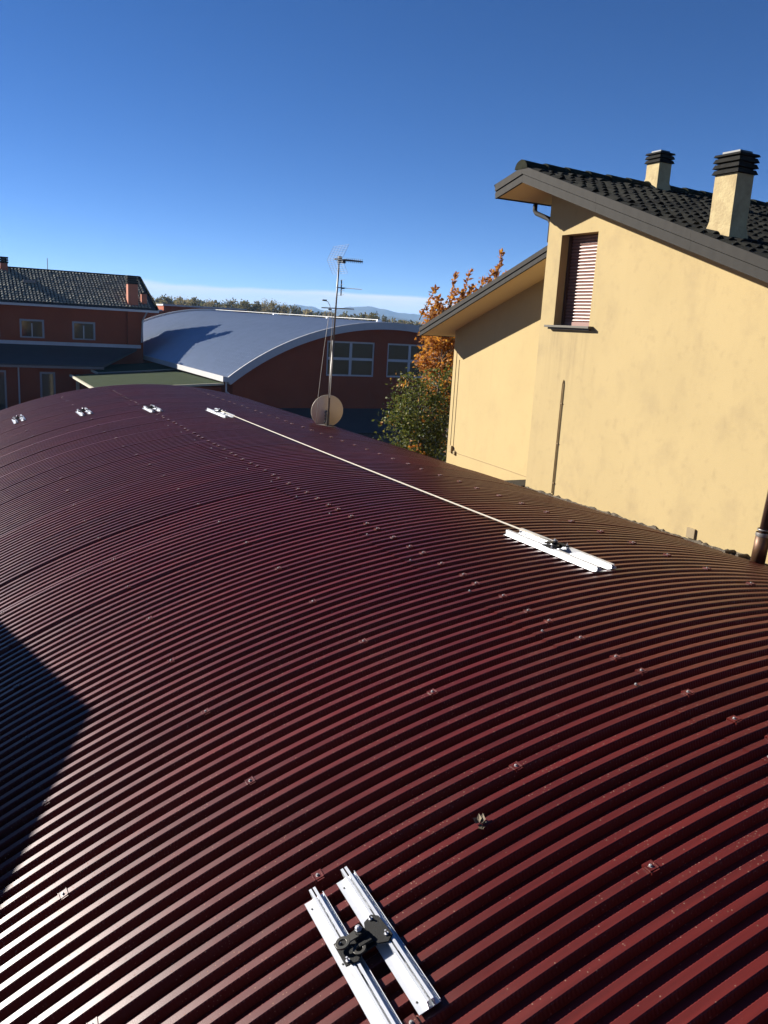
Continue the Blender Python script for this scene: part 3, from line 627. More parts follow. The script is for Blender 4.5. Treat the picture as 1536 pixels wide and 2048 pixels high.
# second, smaller antenna
cz = .545; cx = tip.x-.005
m = MB(); m.box(cx-.04, cx+.10, AY-.045, AY-.030, cz-.008, cz+.008); m.tube([(cx+.08, AY-.04, cz), (cx+.42, AY-.04, cz)], .006, 6); b2 = asc(m).build('small_boom', M_WIRE, ant)
m = MB(); m.box(cx+.035, cx+.05, AY-.048, AY-.033, cz-.13, cz+.13); asc(m).build('vertical_bar', M_DARK, b2)
m = MB(); m.box(cx+.055, cx+.095, AY-.06, AY-.025, cz-.018, cz+.006); asc(m).build('junction_box', M_DARK, b2)
for dz in (-.12, -.05, .05, .12):
    m = MB(); m.tube([(cx-.03, AY-.32, cz+dz), (cx+.10, AY+.26, cz+dz)], .003, 5); asc(m).build('element', M_WIRE, b2)
for i in range(8):
    m = MB(); xx = cx+.12+i*.04; m.tube([(xx, AY-.12, cz), (xx, AY+.04, cz)], .003, 5); asc(m).build('element', M_WIRE, b2)
# third crossbar with a feed on a curved arm
dz0 = .20
m = MB(); m.tube([(tip.x-.30, AY-.02, dz0), (tip.x+.30, AY-.02, dz0+.01)], .009, 6); b3 = asc(m).build('crossbar', M_MAST, ant)
m = MB(); m.tube([(tip.x-.15, AY-.03, dz0-.03), (tip.x-.15, AY-.03, dz0+.04), (tip.x-.19, AY-.03, dz0+.10), (tip.x-.24, AY-.03, dz0+.125)], .005, 6); fa = asc(m).build('feed_arm', M_CABLE, b3)
m = MB(); m.box(tip.x-.29, tip.x-.22, AY-.05, AY-.01, dz0+.11, dz0+.135); asc(m).build('feed_head', M_DARK, fa)
m = MB(); m.box(tip.x-.175, tip.x-.125, AY-.05, AY-.01, dz0-.03, dz0-.01); asc(m).build('bar_clamp', M_DARK, b3)
m = MB(); m.tube([(tip.x-.15, AY-.03, dz0-.03), (AX-.115, AY-.03, -.35), (AX-.16, AY-.03, -.8), (AX-.20, AY-.02, -1.30), (AX-.21, AY, AB0+.02)], .0045, 6); asc(m).build('coax_cable', M_CABLE, ant, smooth=True)
m = MB(); m.tube([(tip.x-.13, AY-.03, dz0-.03), (tip.x-.09, AY-.03, dz0-.2), (AX-.005, AY-.025, -.4), (AX-.01, AY-.025, AB0+.3)], .0055, 6); asc(m).build('coax_cable', M_CABLE, ant, smooth=True)
# dish, seen from behind
dc = Vector((AX+.075, AY+.16, AB0+.235)); dax = Vector((.14, .95, .12)).normalized()
dish = thing('satellite_dish', 'round beige satellite dish behind the foot of the antenna mast', 'satellite dish', (AX, AY+.16, AB))
m = MB(); Rr = .285; pr = [(.0, .0001)]+[(.075*(r/Rr)**2, r) for r in [Rr*i/8 for i in range(1, 9)]]
m.lathe(dc, dax, pr + [(.066, Rr+.006), (.062, Rr+.004), (.055, Rr-.012)] + [(.075*(r/Rr)**2-.006, r) for r in [Rr*i/8 for i in range(7, 0, -1)]] + [(-.006, .0001)], 40)
asc(m).build('reflector', M_DISH, dish, smooth=True)
m = MB(); m.box(dc.x-.055, dc.x-.015, dc.y-.10, dc.y-.012, dc.z-.20, dc.z+.03); 
for q in range(4): m.box(dc.x-.075, dc.x-.05, dc.y-.09, dc.y-.02, dc.z-.19+q*.055, dc.z-.16+q*.055)
asc(m).build('mount_bracket', M_MAST, dish)
m = MB(); m.tube([(dc.x, dc.y-.02, AB0), (dc.x, dc.y-.03, dc.z)], .02, 8); asc(m).build('stub_mast', M_MAST, dish)
m = MB(); pf = dc+dax*.42+Vector((0, 0, -.18)); m.tube([dc+Vector((0, 0, -.26))+dax*.06, pf], .009, 6); asc(m).build('feed_arm', M_MAST, dish)
m = MB(); m.lathe(pf, -dax, [(-.05, .0001), (-.05, .02), (0, .02), (.02, .03), (.03, .03), (.03, .0001)], 12); asc(m).build('feed_head', M_WHITE, dish)
m = MB(); m.box(AX-.44, AX-.20, AY-.05, AY-.015, (AB0+.012)-.005, (AB0+.012)+.030); m.box(AX-.185, AX-.06, AY-.05, AY-.015, (AB0+.008)-.005, (AB0+.008)+.03)
asc(m).build('foot_rail', M_ALU, dish)

# ------------------------------------------------------------------ neighbouring house on the left (outside the frame; its gable shades the lower left of the roof)
nb = thing('gabled_house', 'neighbouring gabled house whose pointed shadow falls on the lower left roof', 'house', (-7.0, 10.2, GROUND))
PY, PZ = 10.2, -.15
def nz_(y): return PZ - (y-PY)*.25 if y > PY else PZ - (PY-y)*.35
m = MB(); m.prism([(5.2, GROUND), (15.6, GROUND), (15.6, nz_(15.6)-.2), (PY, PZ-.2), (5.2, nz_(5.2)-.2)], 'x', -11, -3.5); m.build('wall', M_PLASTER, nb)
m = MB(); m.prism([(4.6, nz_(4.6)-.2), (PY, PZ-.2), (16.2, nz_(16.2)-.2), (16.2, nz_(16.2)), (PY, PZ), (4.6, nz_(4.6))], 'x', -11.5, -3.0); nr_ = m.build('roof', M_TILE, nb)
for zz, yy in ((-3.6, 8.0), (-3.6, 11.6)):
    m = MB(); m.box(-3.52, -3.44, yy-.5, yy+.5, zz, zz+1.3); f = m.build('window', M_GREYFR, nb)
    MB().box(-3.46, -3.432, yy-.42, yy+.42, zz+.08, zz+1.22).build('pane', M_GLASS, f)

# ------------------------------------------------------------------ blue vaulted hall in the middle distance
HY0, HY1 = 48.0, 82.0; HX, HR, HZ, HHW = 24.8, 17.0, -16.89, 10.2
def hs(p): return (p[0]-.04*(p[1]-HY0), p[1], p[2]+.009*(p[1]-HY0))
bh = thing('blue_vault_hall', 'brick red hall with a low blue grey vaulted metal roof', 'building', (HX, 64, GROUND))
def harc(a, lift=0): return (HX+math.sin(a)*(HR+lift), HZ+math.cos(a)*(HR+lift))
A = math.asin(HHW/HR)
m = MB(); pw = .26; waves = int((HY1-HY0+.9)/pw); NA = 64
prof = [0, .036, .055, .036, 0, 0]; pu = [0, .12, .25, .38, .5, .99]
Y = []
for k in range(waves):
    for h, u in zip(prof, pu): Y.append((HY0-.55+(k+u)*pw, h))
angs = []
for i in range(NA):
    a0 = -A*1.035 + 2.07*A*i/NA; a1 = -A*1.035+2.07*A*(i+1)/NA
    s0 = 0.02 if a0+a1 < 0 else 0.0; s1 = 0.0 if a0+a1 < 0 else .02
    angs += [(a0, s1 if a0+a1 > 0 else s0), (a1-.0004, s0 if a0+a1 > 0 else 0.0)] if False else [(a0, .045 if a0+a1 > 0 else 0.0), (a1-.0005, 0.0 if a0+a1 > 0 else .045)]
for a, s in angs:
    for y, h in Y:
        x, z = harc(a, .05+h+s); m.v.append(hs((x, y, z)))
P = len(Y)
for i in range(len(angs)-1):
    for j in range(P-1): m.f.append((i*P+j, (i+1)*P+j, (i+1)*P+j+1, i*P+j+1)); m.mi.append(0)
br = m.build('vault_roof', M_BLUE, bh)
# end wall with two openings (and two more hidden behind the tree)
wx = [(20.72, 23.98), (24.90, 28.16)]; wz0, wz1 = -3.18, -1.05
def top(x): return HZ+math.sqrt(HR*HR-(x-HX)**2)-.02
m = MB(); xs = [HX-HHW+.35]; 
brk = sorted([HX-HHW+.35, HX+HHW-.35]+[q for p in wx for q in p]); 
def colfill(x0, x1, z0, z1f):
    n = 8
    for i in range(n):
        xa, xb = x0+(x1-x0)*i/n, x0+(x1-x0)*(i+1)/n
        m.add([hs((xa, HY0, z0)), hs((xb, HY0, z0)), hs((xb, HY0, z1f(xb))), hs((xa, HY0, z1f(xa)))], [(0, 1, 2, 3)])
for a, b in zip(brk, brk[1:]):
    if (a, b) in wx: colfill(a, b, GROUND, lambda x: wz0); colfill(a, b, wz1, top)
    else: colfill(a, b, GROUND, top)
for a, b in wx:
    q = [(a, wz0), (b, wz0), (b, wz1), (a, wz1)]
    for i in range(4):
        p, r = q[i], q[(i+1) % 4]; m.add([hs((p[0], HY0, p[1])), hs((r[0], HY0, r[1])), hs((r[0], HY0+.3, r[1])), hs((p[0], HY0+.3, p[1]))], [(0, 1, 2, 3)])
m.build('end_wall', M_REDWALL, bh)
m = MB(); m.box(HX-HHW+.2, HX-HHW+.45, HY0+.01, HY1, GROUND, -3.3); m.v = [hs(p) if p[2] > -6.9 else (hs(p)[0], p[1], p[2]) for p in m.v]; m.build('side_wall', M_REDWALL, bh)
m = MB(); m.box(HX+HHW-.45, HX+HHW-.2, HY0+.01, HY1, GROUND, -3.3); m.v = [hs(p) if p[2] > -6.9 else (hs(p)[0], p[1], p[2]) for p in m.v]; m.build('side_wall', M_REDWALL, bh)
def archband(name, y0, y1, lo, hi, mat, n=40, a0=-A*1.04, a1=A*1.04):
    m = MB(); vs = []
    for i in range(n+1):
        a = a0+(a1-a0)*i/n
        for yy in (y0, y1):
            for l in (lo, hi): x, z = harc(a, l); vs.append(hs((x, yy, z)))
    fs = []
    for i in range(n):
        b = i*4
        fs += [(b, b+4, b+5, b+1), (b+2, b+3, b+7, b+6), (b+1, b+5, b+7, b+3), (b, b+2, b+6, b+4)]
    fs += [(0, 1, 3, 2), (n*4, n*4+2, n*4+3, n*4+1)]
    m.add(vs, fs); return m.build(name, mat, bh)
archband('verge_trim', HY0-.68, HY0-.56, -.30, .14, M_WHITE)
archband('verge_soffit', HY0-.56, HY0+.05, -.28, -.22, M_WHITE)
archband('verge_trim', HY1+.36, HY1+.48, -.30, .30, M_WHITE)
m = MB(); m.prism([(HX-HHW-.62, -3.62), (HX-HHW-.28, -3.62), (HX-HHW-.28, -3.36), (HX-HHW-.62, -3.30)], 'y', HY0-.7, HY1+.4); m.v = [hs(p) for p in m.v]; m.build('eave_gutter', M_WHITE, bh)
m = MB(); m.tube([hs((HX-HHW-.35, HY0-.45, -3.6)), hs((HX-HHW-.35, HY0-.45, -4.2)), hs((HX-HHW+.1, HY0-.2, -4.5)), hs((HX-HHW+.1, HY0-.2, -6.9))], .06, 8); m.build('drain_pipe', M_WHITE, bh)
for a, b in wx:
    t = .10; root = MB()
    root.box(a, b, HY0+.06, HY0+.14, wz0, wz0+t); root.box(a, b, HY0+.06, HY0+.14, wz1-t, wz1)
    root.box(a, a+t, HY0+.06, HY0+.14, wz0+t, wz1-t); root.box(b-t, b, HY0+.06, HY0+.14, wz0+t, wz1-t)
    cxm, czm = (a+b)/2, (wz0+wz1)/2
    root.box(cxm-.09, cxm+.09, HY0+.055, HY0+.13, wz0+t, wz1-t); root.box(a+t, cxm-.09, HY0+.055, HY0+.13, czm-.08, czm+.08); root.box(cxm+.09, b-t, HY0+.055, HY0+.13, czm-.08, czm+.08)
    wf = root.build('window', M_WHITE, bh)
    for x0, x1 in ((a+t, cxm-.09), (cxm+.09, b-t)):
        for z0, z1 in ((wz0+t, czm-.08), (czm+.08, wz1-t)): MB().box(x0, x1, HY0+.09, HY0+.11, z0, z1).build('pane', M_GLASS, wf)
m = MB()
cr = [hs((HX-.3, y, HZ+HR+.25)) for y in (HY0+.6, 56, 66, HY1-1)]
m.tube(cr, .02, 5); m.build('ridge_cable', M_WHITE, bh)
for i, y in enumerate((HY0+.6, 56, 66)):
    p = hs((HX-.3, y, HZ+HR)); m = MB(); m.box(p[0]-.16, p[0]+.16, y-.12, y+.12, p[2]+.10, p[2]+.27 if i == 0 else p[2]+.2); m.build('cable_anchor', M_ALU, bh, bevel=.03)
# lean-to at the foot of the end wall
ln = thing('lean_to_shed', 'low dark lean-to shed at the foot of the hall end wall', 'shed', (22, 45.5, GROUND))
m = MB(); m.prism([(43.2, -6.15), (47.95, -5.30), (47.95, -5.18), (43.0, -6.05)], 'x', 15.0, 33.0); m.build('roof', M_SLATE, ln)
MB().box(15.3, 32.7, 43.4, 43.6, GROUND, -6.1).build('wall', M_SLATE, ln)
# green felt canopy in two tiers
cn = thing('felt_canopy', 'flat green grey felt roof canopy in two tiers left of the blue vault', 'canopy', (10.5, 53, GROUND))
def slab(name, x0, x1, y0, y1, z0, z1, t, mat, edge):
    m = MB(); m.add([(x0, y0, z0), (x1, y0, z1), (x1, y1, z1), (x0, y1, z0), (x0, y0, z0-t), (x1, y0, z1-t), (x1, y1, z1-t), (x0, y1, z0-t)],
                    [(0, 1, 2, 3), (7, 6, 5, 4), (0, 4, 5, 1), (1, 5, 6, 2), (2, 6, 7, 3), (3, 7, 4, 0)])
    s = m.build(name, mat, cn)
    for a, b in (((x0, y0, z0), (x0, y1, z0)), ((x0, y0, z0), (x1, y0, z1))):
        d = MB(); d.tube([(a[0], a[1], a[2]-.05), (b[0], b[1], b[2]-.05)], .085, 4); d.build('edge_trim', edge, s)
    return s
slab('lower_tier', 7.0, 14.15, 47.6, 57.6, -4.15, -3.72, .12, M_FELT, M_POST)
slab('upper_tier', 8.7, 13.85, 57.7, 64.6, -3.99, -3.62, .08, M_FELT, M_POST)
m = MB(); m.tube([(8.7, 57.62, -4.04), (13.9, 57.62, -3.68)], .05, 8); m.build('gutter', M_MAST, cn, smooth=True)
for (x, y) in ((7.35, 48.0), (7.35, 57.0), (10.6, 48.0)): MB().box(x-.09, x+.09, y-.09, y+.09, GROUND, -4.12).build('post', M_POST, cn)
MB().box(10.9, 14.3, 48.6, 48.8, GROUND, -4.05).build('wall', M_REDWALL, cn)

# ------------------------------------------------------------------ red two-storey building with tiled roof on the left
rb = thing('tiled_red_building', 'two-storey brick red building with dark tiled roof and grey-framed windows', 'building', (6, 68, GROUND))
BY, BX0, BX1, EZ = 65.0, -4.0, 13.1, .25
wins = [(-1.8, -.3), (1.6, 3.35), (4.62, 6.22), (8.1, 9.68)]
wz0, wz1 = -2.16, -.88
m = MB(); brk = sorted([BX0, BX1]+[q for p in wins for q in p])
def wqy(a, b, z0, z1): m.add([(a, BY, z0), (b, BY, z0), (b, BY, z1), (a, BY, z1)], [(0, 1, 2, 3)])
for a, b in zip(brk, brk[1:]):
    if (a, b) in wins: wqy(a, b, GROUND, wz0); wqy(a, b, wz1, EZ)
    else: wqy(a, b, GROUND, EZ)
for a, b in wins:
    q = [(a, wz0), (b, wz0), (b, wz1), (a, wz1)]
    for i in range(4):
        p, r = q[i], q[(i+1) % 4]; m.add([(p[0], BY, p[1]), (r[0], BY, r[1]), (r[0], BY+.3, r[1]), (p[0], BY+.3, p[1])], [(0, 1, 2, 3)])
m.build('front_wall', M_REDWALL, rb)
RY_, RZ_ = 69.3, 2.62
m = MB(); m.prism([(BY+.01, GROUND), (73.5, GROUND), (73.5, EZ), (RY_, RZ_-.25), (BY+.01, EZ)], 'x', BX1-.25, BX1); m.build('gable_wall', M_REDWALL, rb)
m = MB(); m.prism([(BY+.01, GROUND), (73.5, GROUND), (73.5, EZ), (RY_, RZ_-.25), (BY+.01, EZ)], 'x', BX0, BX0+.25); m.build('gable_wall', M_REDWALL, rb)
MB().box(BX0, BX1-.26, 73.25, 73.5, GROUND, EZ).build('rear_wall', M_REDWALL, rb)
for a, b in wins[0:]:
    t = .13; f = MB(); f.box(a, b, BY-.03, BY+.12, wz1-t, wz1); f.box(a, b, BY-.03, BY+.12, wz0, wz0+t*.7); f.box(a, a+t, BY-.03, BY+.12, wz0+t*.7, wz1-t); f.box(b-t, b, BY-.03, BY+.12, wz0+t*.7, wz1-t)
    wf = f.build('window', M_GREYFR, rb)
    c = (a+b)/2
    MB().box(c-.035, c+.035, BY+.05, BY+.10, wz0+t*.7, wz1-t-.14).build('mullion', M_WHITE, wf)
    for x0, x1 in ((a+t, c-.035), (c+.035, b-t)):
        MB().box(x0, x1, BY+.085, BY+.10, wz0+t*.7, wz1-t).build('pane', M_GLASS, wf)
MB().box(11.95, 12.75, BY-.22, BY-.001, -2.35, EZ-.02).build('chimney_breast', M_REDWALL, rb)
# tiled roof: deck and humped tiles (too small in the picture to pick apart)
def rpt(x, d, h=0.0):
    L = math.hypot(RY_-64.35, RZ_-.24); u = d/L
    ny, nz0 = -(RZ_-.24)/L, (RY_-64.35)/L
    return (x, RY_-(RY_-64.35)*u + ny*h, RZ_-(RZ_-.24)*u + nz0*h)
RL = math.hypot(RY_-64.35, RZ_-.24); RXE = 13.75
m = MB(); m.add([rpt(BX0-.5, 0), rpt(RXE, 0), rpt(RXE+.28, RL), rpt(BX0-.5, RL), rpt(BX0-.5, 0, -.14), rpt(RXE, 0, -.14), rpt(RXE+.28, RL, -.14), rpt(BX0-.5, RL, -.14)],
                [(0, 1, 2, 3), (7, 6, 5, 4), (0, 4, 5, 1), (1, 5, 6, 2), (2, 6, 7, 3), (3, 7, 4, 0)])
m.add([(BX0-.5, RY_, RZ_), (RXE, RY_, RZ_), (RXE, 74.2, .2), (BX0-.5, 74.2, .2)], [(0, 1, 2, 3)])
rroof = m.build('roof_deck', M_SLATE, rb)
m = MB(); tw2, te2 = .235, .36; rr_ = random.Random(3)
for r in range(int(RL/te2)):
    for c in range(int((RXE-BX0+.5)/tw2)):
        x = BX0-.5+c*tw2; d0 = r*te2; j = rr_.uniform(-.01, .012)
        vs = []
        for dd, lift in ((d0-.02, .0), (d0+te2, .075)):
            for q in range(6):
                a = math.pi*q/5; vs.append(rpt(x+.02+.095*(1-math.cos(a)), dd, .004+lift+j+.085*math.sin(a)))
        m.add(vs, [(q, q+1, 7+q, 6+q) for q in range(5)]+[tuple(range(6, 12))])
tl = m.build('roof_tile_field', M_FARTILE, rroof); tl['kind'] = 'stuff'
m = MB(); m.tube([(BX0-.5, RY_, RZ_+.03), (RXE+.02, RY_, RZ_+.03)], .12, 8); m.build('ridge_cap', M_RIDGE, rroof)
m = MB(); m.tube([rpt(RXE, 0, .05), rpt(RXE+.28, RL, .05)], .09, 6); m.build('verge_cap', M_RIDGE, rroof)
MB().box(BX0-.5, RXE+.35, 64.18, 64.36, .03, .19).build('gutter', M_WHITE, rb)
m = MB(); m.tube([(BX1+.15, 64.3, .05), (BX1+.0, 64.75, -.4), (BX1-.05, 64.93, -.6), (BX1-.12, 64.93, -2.2)], .06, 8); m.build('drain_pipe', M_WHITE, rb)
def bchim(x0, x1, d, h, top_, nm='chimney', plates=3):
    b = rpt(0, d); y = b[1]; w2 = (x1-x0)/2
    m = MB(); m.box(x0, x1, y-w2, y+w2, b[2]-.4, top_); ch = m.build(nm, M_ORANGECH, rroof)
    for i in range(plates): MB().box(x0-.05, x1+.05, y-w2-.05, y+w2+.05, top_+.02+i*.16, top_+.13+i*.16).build('cap_plate', M_CAP, ch)
    MB().box(x0+.06, x1-.06, y-w2+.06, y+w2-.06, top_, top_+.02+(plates-1)*.16).build('flue_core', M_DARK, ch)
bchim(11.98, 12.68, RL-.75, 0, 1.98, plates=4)
bchim(13.0, 13.38, RL-.9, 0, 1.33, plates=1)
bchim(3.75, 4.25, .35, 0, 2.95, plates=3)
sk = rpt(5.45, 2.3, .10); MB().box(5.1, 5.95, sk[1]-.25, sk[1]+.25, sk[2]-.05, sk[2]+.14).build('roof_hatch', M_MAST, rroof)
m = MB(); m.tube([(7.0, RY_, RZ_), (7.0, RY_, RZ_+.95)], .025, 6); m.build('aerial_rod', M_MAST, rroof)
MB().box(BX0, 12.9, BY-.12, BY-.001, -2.62, -2.38).build('cornice_band', M_WHITE, rb)
# single-storey annex in front
m = MB(); m.add([(BX0, BY-.13, -2.63), (12.6, BY-.13, -2.63), (9.3, 59.7, -3.68), (BX0, 59.7, -3.68), (BX0, BY-.13, -2.8), (12.6, BY-.13, -2.8), (9.3, 59.7, -3.86), (BX0, 59.7, -3.86)],
                [(0, 1, 2, 3), (7, 6, 5, 4), (0, 4, 5, 1), (1, 5, 6, 2), (2, 6, 7, 3), (3, 7, 4, 0)])
m.build('annex_roof', M_SLATE, rb)
MB().box(BX0, 9.4, 59.56, 59.69, -3.90, -3.76).build('annex_gutter', M_MAST, rb)
MB().box(BX0, 9.0, 60.3, 60.5, GROUND, -3.75).build('annex_wall', M_REDWALL, rb)
for x0, x1, z0, z1 in ((1.0, 3.35, GROUND, -4.15), (5.4, 6.35, -6.6, -4.2), (-1.5, -.2, -6.3, -4.3)):
    m = MB(); m.box(x0, x1, 60.22, 60.29, z0, z1); f = m.build('door' if z0 < -6.5 else 'window', M_GREYFR, rb)
    MB().box(x0+.12, x1-.12, 60.19, 60.225, z0+.12, z1-.12).build('pane', M_GLASS, f)
m = MB(); m.tube([(4.1, 60.15, -3.8), (4.1, 60.15, -6.9)], .05, 6); m.build('drain_pipe', M_WHITE, rb)
# farther flat-roofed block
fb = thing('flat_roofed_block', 'distant long flat brick red parapet block behind the blue vault', 'building', (27, 106, GROUND))
MB().box(22.5, 32.3, 100, 112, GROUND, .92).build('wall', M_REDWALL, fb)
MB().box(22.4, 32.4, 99.9, 112.1, .922, 1.10).build('parapet_cap', M_WHITE, fb)
MB().box(17.5, 22.45, 100.2, 111, GROUND, .28).build('wall', M_REDWALL, fb)
MB().box(17.4, 22.38, 100.1, 111.1, .282, .45).build('parapet_cap', M_WHITE, fb)

# ------------------------------------------------------------------ trees
def leaf(m, c, rng, L, w, d=None, droop=.3):
    d = d or Vector((rng.gauss(0, 1), rng.gauss(0, 1), rng.gauss(0, .8)-droop)).normalized()
    s = d.cross(Vector((rng.gauss(0, 1), rng.gauss(0, 1), rng.gauss(0, 1)))).normalized(); nn = d.cross(s)
    m.add([c, c+d*L*.5+s*w+nn*L*.10, c+d*L, c+d*L*.5-s*w+nn*L*.10], [(0, 1, 2), (0, 2, 3)])
def near_tree(name, label, base, lobes, nleaf, L, w, mats, seed, sprigs=(), group=None):
    rng = random.Random(seed); t = thing(name, label, 'tree', base, group)
    tr = MB(); cr = MB(); b = Vector(base)
    tops = [Vector(l[0]) for l in lobes]; cen = sum(tops, Vector())/len(tops); fork = Vector((b.x, b.y, min(l[0][2]-l[1][2]*.6 for l in lobes)))
    tr.tube([b, b.lerp(fork, .5)+Vector((.05, .03, 0)), fork], [.15, .12, .10], 10)
    for l in lobes:
        c = Vector(l[0]); mid = fork.lerp(c, .5)+Vector((rng.uniform(-.15, .15), rng.uniform(-.15, .15), .1))
        tr.tube([fork, mid, c, c+Vector((rng.uniform(-.1, .1), rng.uniform(-.1, .1), l[1][2]*.7))], [.06, .04, .022, .006], 6)
        for q in range(9):
            d = Vector((rng.gauss(0, 1), rng.gauss(0, 1), rng.gauss(.2, .8))).normalized(); e = c+Vector((d.x*l[1][0], d.y*l[1][1], d.z*l[1][2]))*.9
            tr.tube([c, c.lerp(e, .5)+Vector((0, 0, .05)), e], [.014, .009, .003], 4, cap=False)
    vol = [l[1][0]*l[1][1]*l[1][2] for l in lobes]
    for l, v_ in zip(lobes, vol):
        c = Vector(l[0]); k = int(nleaf*v_/sum(vol)); ncl = max(12, k//26); mi = l[2] if len(l) > 2 else 0
        for q in range(ncl):
            d = Vector((rng.gauss(0, 1), rng.gauss(0, 1), rng.gauss(0, 1))).normalized(); rr = rng.uniform(.35, 1.06)**.6
            pc = c+Vector((d.x*l[1][0], d.y*l[1][1], d.z*l[1][2]))*rr; sz = rng.uniform(.08, .16)
            cr.cur = mi if rng.random() > .05 else (1-mi if len(mats) > 1 else mi)
            for _ in range(26):
                leaf(cr, pc+Vector((rng.gauss(0, sz), rng.gauss(0, sz), rng.gauss(0, sz))), rng, L*rng.uniform(.6, 1.2), w*rng.uniform(.6, 1.2))
    for (a, e, nl, mi) in sprigs:
        a, e = Vector(a), Vector(e); tr.tube([a, a.lerp(e, .5)+Vector((rng.uniform(-.05, .05), 0, 0)), e], [.012, .007, .003], 4, cap=False); cr.cur = mi
        for q in range(nl):
            u = 1-(q/nl)**1.6*.95; p = a.lerp(e, u); d = ((e-a).normalized()*.7+Vector((rng.gauss(0, 1), rng.gauss(0, 1), rng.gauss(0, .4)))*.7).normalized()
            leaf(cr, p, rng, L*rng.uniform(.7, 1.3), w, d)
    tr.build('trunk', M_BARK, t, smooth=True); cr.build('crown', mats, t); return t
lob = [((10.95, 18.2, -.75), (.55, .8, .65), 0), ((11.2, 18.4, .0), (.55, .8, .5), 0), ((11.8, 18.3, .25), (.7, 1, .5), 0), ((12.45, 18.4, .45), (.7, 1, .5), 0), ((11.75, 18.5, -.9), (.85, 1.0, .9), 0), ((11.1, 18.1, -1.5), (.5, .7, .5), 0), ((12.7, 18.6, -.3), (.7, .9, .8), 0), ((10.95, 18.3, .35), (.33, .4, .32), 0), ((12.35, 18.4, .95), (.35, .4, .35), 0), ((11.7, 18.3, .7), (.3, .4, .3), 0)]
rsp = random.Random(77); spr = []
for (x, z) in ((10.62, .95), (10.85, .75), (11.15, .95), (11.35, 1.35), (11.55, 1.05), (11.78, 1.45), (11.95, 1.25), (12.2, 1.45), (12.5, 1.95), (12.62, 1.7), (12.9, 1.5), (10.75, .45), (11.3, .85)):
    spr.append(((x-.2, 18.3+rsp.uniform(-.3, .3), z-.75), (x+rsp.uniform(-.05, .12), 18.3+rsp.uniform(-.3, .3), z), 44, 0))
near_tree('autumn_tree', 'orange-leaved autumn tree rising behind the lower roof of the yellow house', (11.5, 18.4, GROUND), lob, 13000, .12, .034, [M_LEAFO, M_LEAFG], 6, spr)
lob = [((9.75, 17.0, -1.75), (.75, .8, .8), 0), ((9.45, 16.8, -2.5), (.75, .8, .75), 0), ((10.3, 17.1, -2.3), (.8, .8, .9), 0), ((9.35, 16.8, -3.2), (.7, .8, .7), 0), ((10.1, 17.0, -3.3), (.9, .9, .8), 0), ((10.35, 17.2, -1.35), (.55, .6, .55), 0), ((9.9, 16.9, -4.3), (1.0, 1.0, .9), 0)]
near_tree('green_tree', 'bushy dark green tree in front of the autumn tree beside the yellow wall', (9.9, 17.0, GROUND), lob, 15000, .085, .026, [M_LEAFG, M_LEAFO], 9)
def far_tree_mesh(seed, h, w, mat, sparse, n):
    rng = random.Random(seed); m = MB(); t = MB()
    t.tube([(0, 0, 0), (.1, 0, h*.45), (.1, .1, h*.9)], [.28, .2, .04], 6)
    cls = []
    for i in range(14):
        u = rng.uniform(.28, 1); rr = w*math.sin(math.pi*min(.97, .12+.80*u))**.7
        a = rng.uniform(0, 6.28); q = rng.uniform(.1, .8); cls.append((Vector((math.cos(a)*rr*q, math.sin(a)*rr*q, h*u*.96)), rng.uniform(.25, .5)*w))
        t.tube([(0, 0, h*u*.55), cls[-1][0]], [.07, .02], 4, cap=False)
    for i in range(n):
        c, r = rng.choice(cls); d = Vector((rng.gauss(0, 1), rng.gauss(0, 1), rng.gauss(0, 1.15))).normalized()*r*rng.uniform(.5, 1.05)
        leaf(m, c+d, rng, rng.uniform(.35, .8)*(1 if not sparse else .8), rng.uniform(.14, .30)*(1 if not sparse else .5), None, -.2 if sparse else .2)
    return t.mesh('trunk', M_BARK), m.mesh('crown', mat)
ftm = [far_tree_mesh(1, 13, 3.6, M_WOOD1, False, 900), far_tree_mesh(2, 11, 4.2, M_WOOD1, False, 900), far_tree_mesh(3, 14, 2.4, M_WOOD2, True, 500), far_tree_mesh(4, 12, 3.0, M_WOOD2, True, 520)]
def far_tree(az, dist, el, k, label, rz):
    me_t, me_c = ftm[k]; H0 = (13, 11, 14, 12)[k]; H = dist*math.tan(rad(el))-GROUND; s = H/H0
    t = thing('field_tree', label, 'tree', (dist*math.sin(rad(az)), dist*math.cos(rad(az)), GROUND), 'trees along the far field edge')
    t.scale = (s, s, s); t.rotation_euler = (0, 0, rz)
    for nm, me in (('trunk', me_t), ('crown', me_c)): o = bpy.data.objects.new(nm, me); COL.objects.link(o); o.parent = t
rf = random.Random(12)
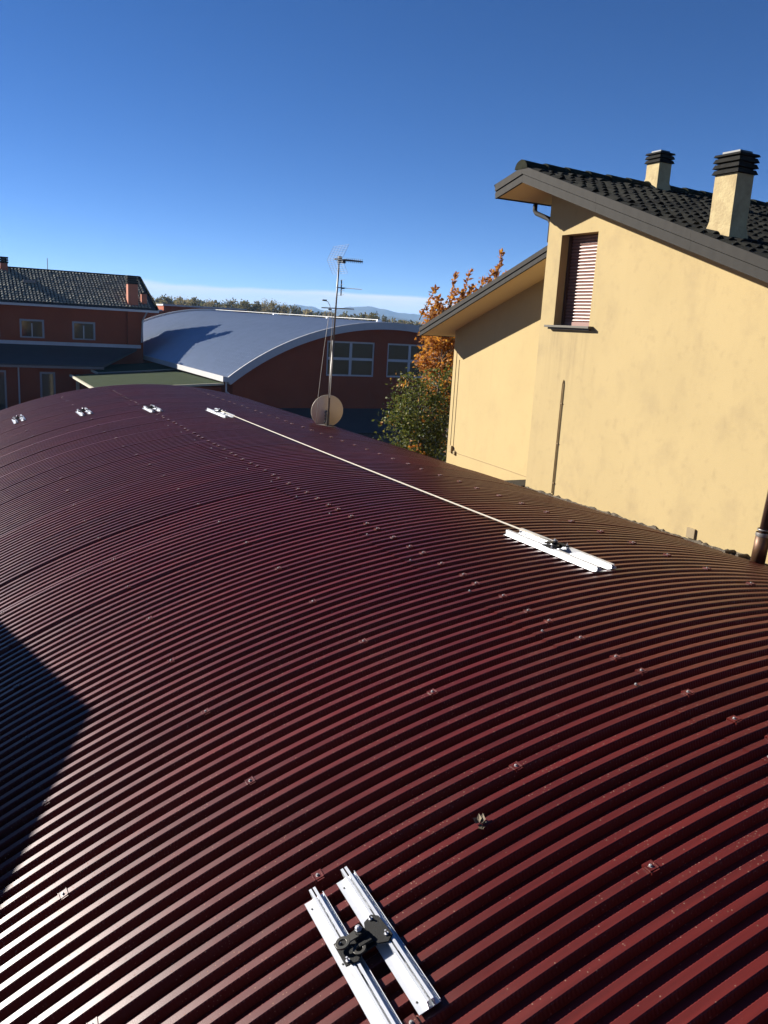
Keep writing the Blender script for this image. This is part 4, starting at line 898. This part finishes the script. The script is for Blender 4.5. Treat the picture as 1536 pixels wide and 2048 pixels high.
ft = [(11.9, 1.12, 2, 'pale thin tree beside the right end of the tiled roof'), (12.9, .98, 1, 'rounded tree just right of the tiled roof end'), (13.75, 1.2, 3, 'tall pale tree above the left end of the parapet'),
      (14.6, 1.05, 0, 'dark green tree above the left part of the parapet'), (15.6, 1.1, 3, 'bare pale tree above the middle of the parapet'), (16.9, .98, 1, 'yellow-green round tree above the parapet'),
      (17.9, .95, 1, 'low round tree above the right part of the parapet'), (18.6, 1.05, 0, 'dark tree just right of the parapet end'), (19.15, 1.42, 2, 'tallest pale feathery tree on the skyline left of the mast'),
      (19.75, 1.3, 3, 'second pale feathery tree right of the tallest one'), (20.4, 1.2, 2, 'third pale feathery tree at the start of the hills'), (21.0, .85, 1, 'low brown tree under the left hills'),
      (26.3, .68, 1, 'small golden tree right of the mast under the hills'), (27.0, .62, 0, 'dark tree right of the golden one under the hills')]
for i, (az, el, k, lb) in enumerate(ft): far_tree(az, rf.uniform(235, 300), el, k, lb, rf.uniform(0, 6.28))
# the wood itself: one mass
m = MB(); rw = random.Random(31)
for i in range(330):
    az = rw.uniform(-8, 44); dist = rw.uniform(300, 520)
    e = ridge_profile(az, [(-8, .8), (11, .85), (14, .88), (18, .88), (20.6, .95), (21.5, .68), (24, .60), (26.5, .58), (27.6, .42), (29.5, .30), (31, .42), (44, .5)]) + rw.uniform(-.22, .10)
    H = dist*math.tan(rad(max(.15, e)))-GROUND; cx, cy = dist*math.sin(rad(az)), dist*math.cos(rad(az)); w_ = rw.uniform(2.5, 4.5)
    m.cur = 0 if rw.random() > .22 else 1
    for q in range(170):
        u = rw.random()**.6; a = rw.uniform(0, 6.28); r = w_*math.sqrt(rw.random())*math.sin(math.pi*min(.96, .35+.6*u))**.6
        leaf(m, Vector((cx+math.cos(a)*r, cy+math.sin(a)*r, GROUND+H*u)), rw, rw.uniform(.8, 1.7), rw.uniform(.35, .75), None, 0)
wood = m.build('woodland', [M_WOOD1, M_WOOD2]); wood['kind'] = 'stuff'; wood['label'] = 'dark band of autumn woodland along the far fields'; wood['category'] = 'woodland'

# ------------------------------------------------------------------ air
hz_ = MB(); hz_.box(-6500, 6500, -6500, 6500, GROUND-1.5, 130)
air = hz_.build('haze', []); air['kind'] = 'stuff'; air['label'] = 'thin blue autumn haze over the fields'; air['category'] = 'haze'
hm = bpy.data.materials.new('haze_air'); hm.use_nodes = True; hm.node_tree.nodes.clear()
ho = hm.node_tree.nodes.new('ShaderNodeOutputMaterial'); pv = hm.node_tree.nodes.new('ShaderNodeVolumePrincipled')
pv.inputs['Color'].default_value = (0.34, 0.60, 1.0, 1); pv.inputs['Density'].default_value = 1.6e-4; pv.inputs['Anisotropy'].default_value = 0.0
hm.node_tree.links.new(pv.outputs[0], ho.inputs['Volume']); air.data.materials.append(hm)
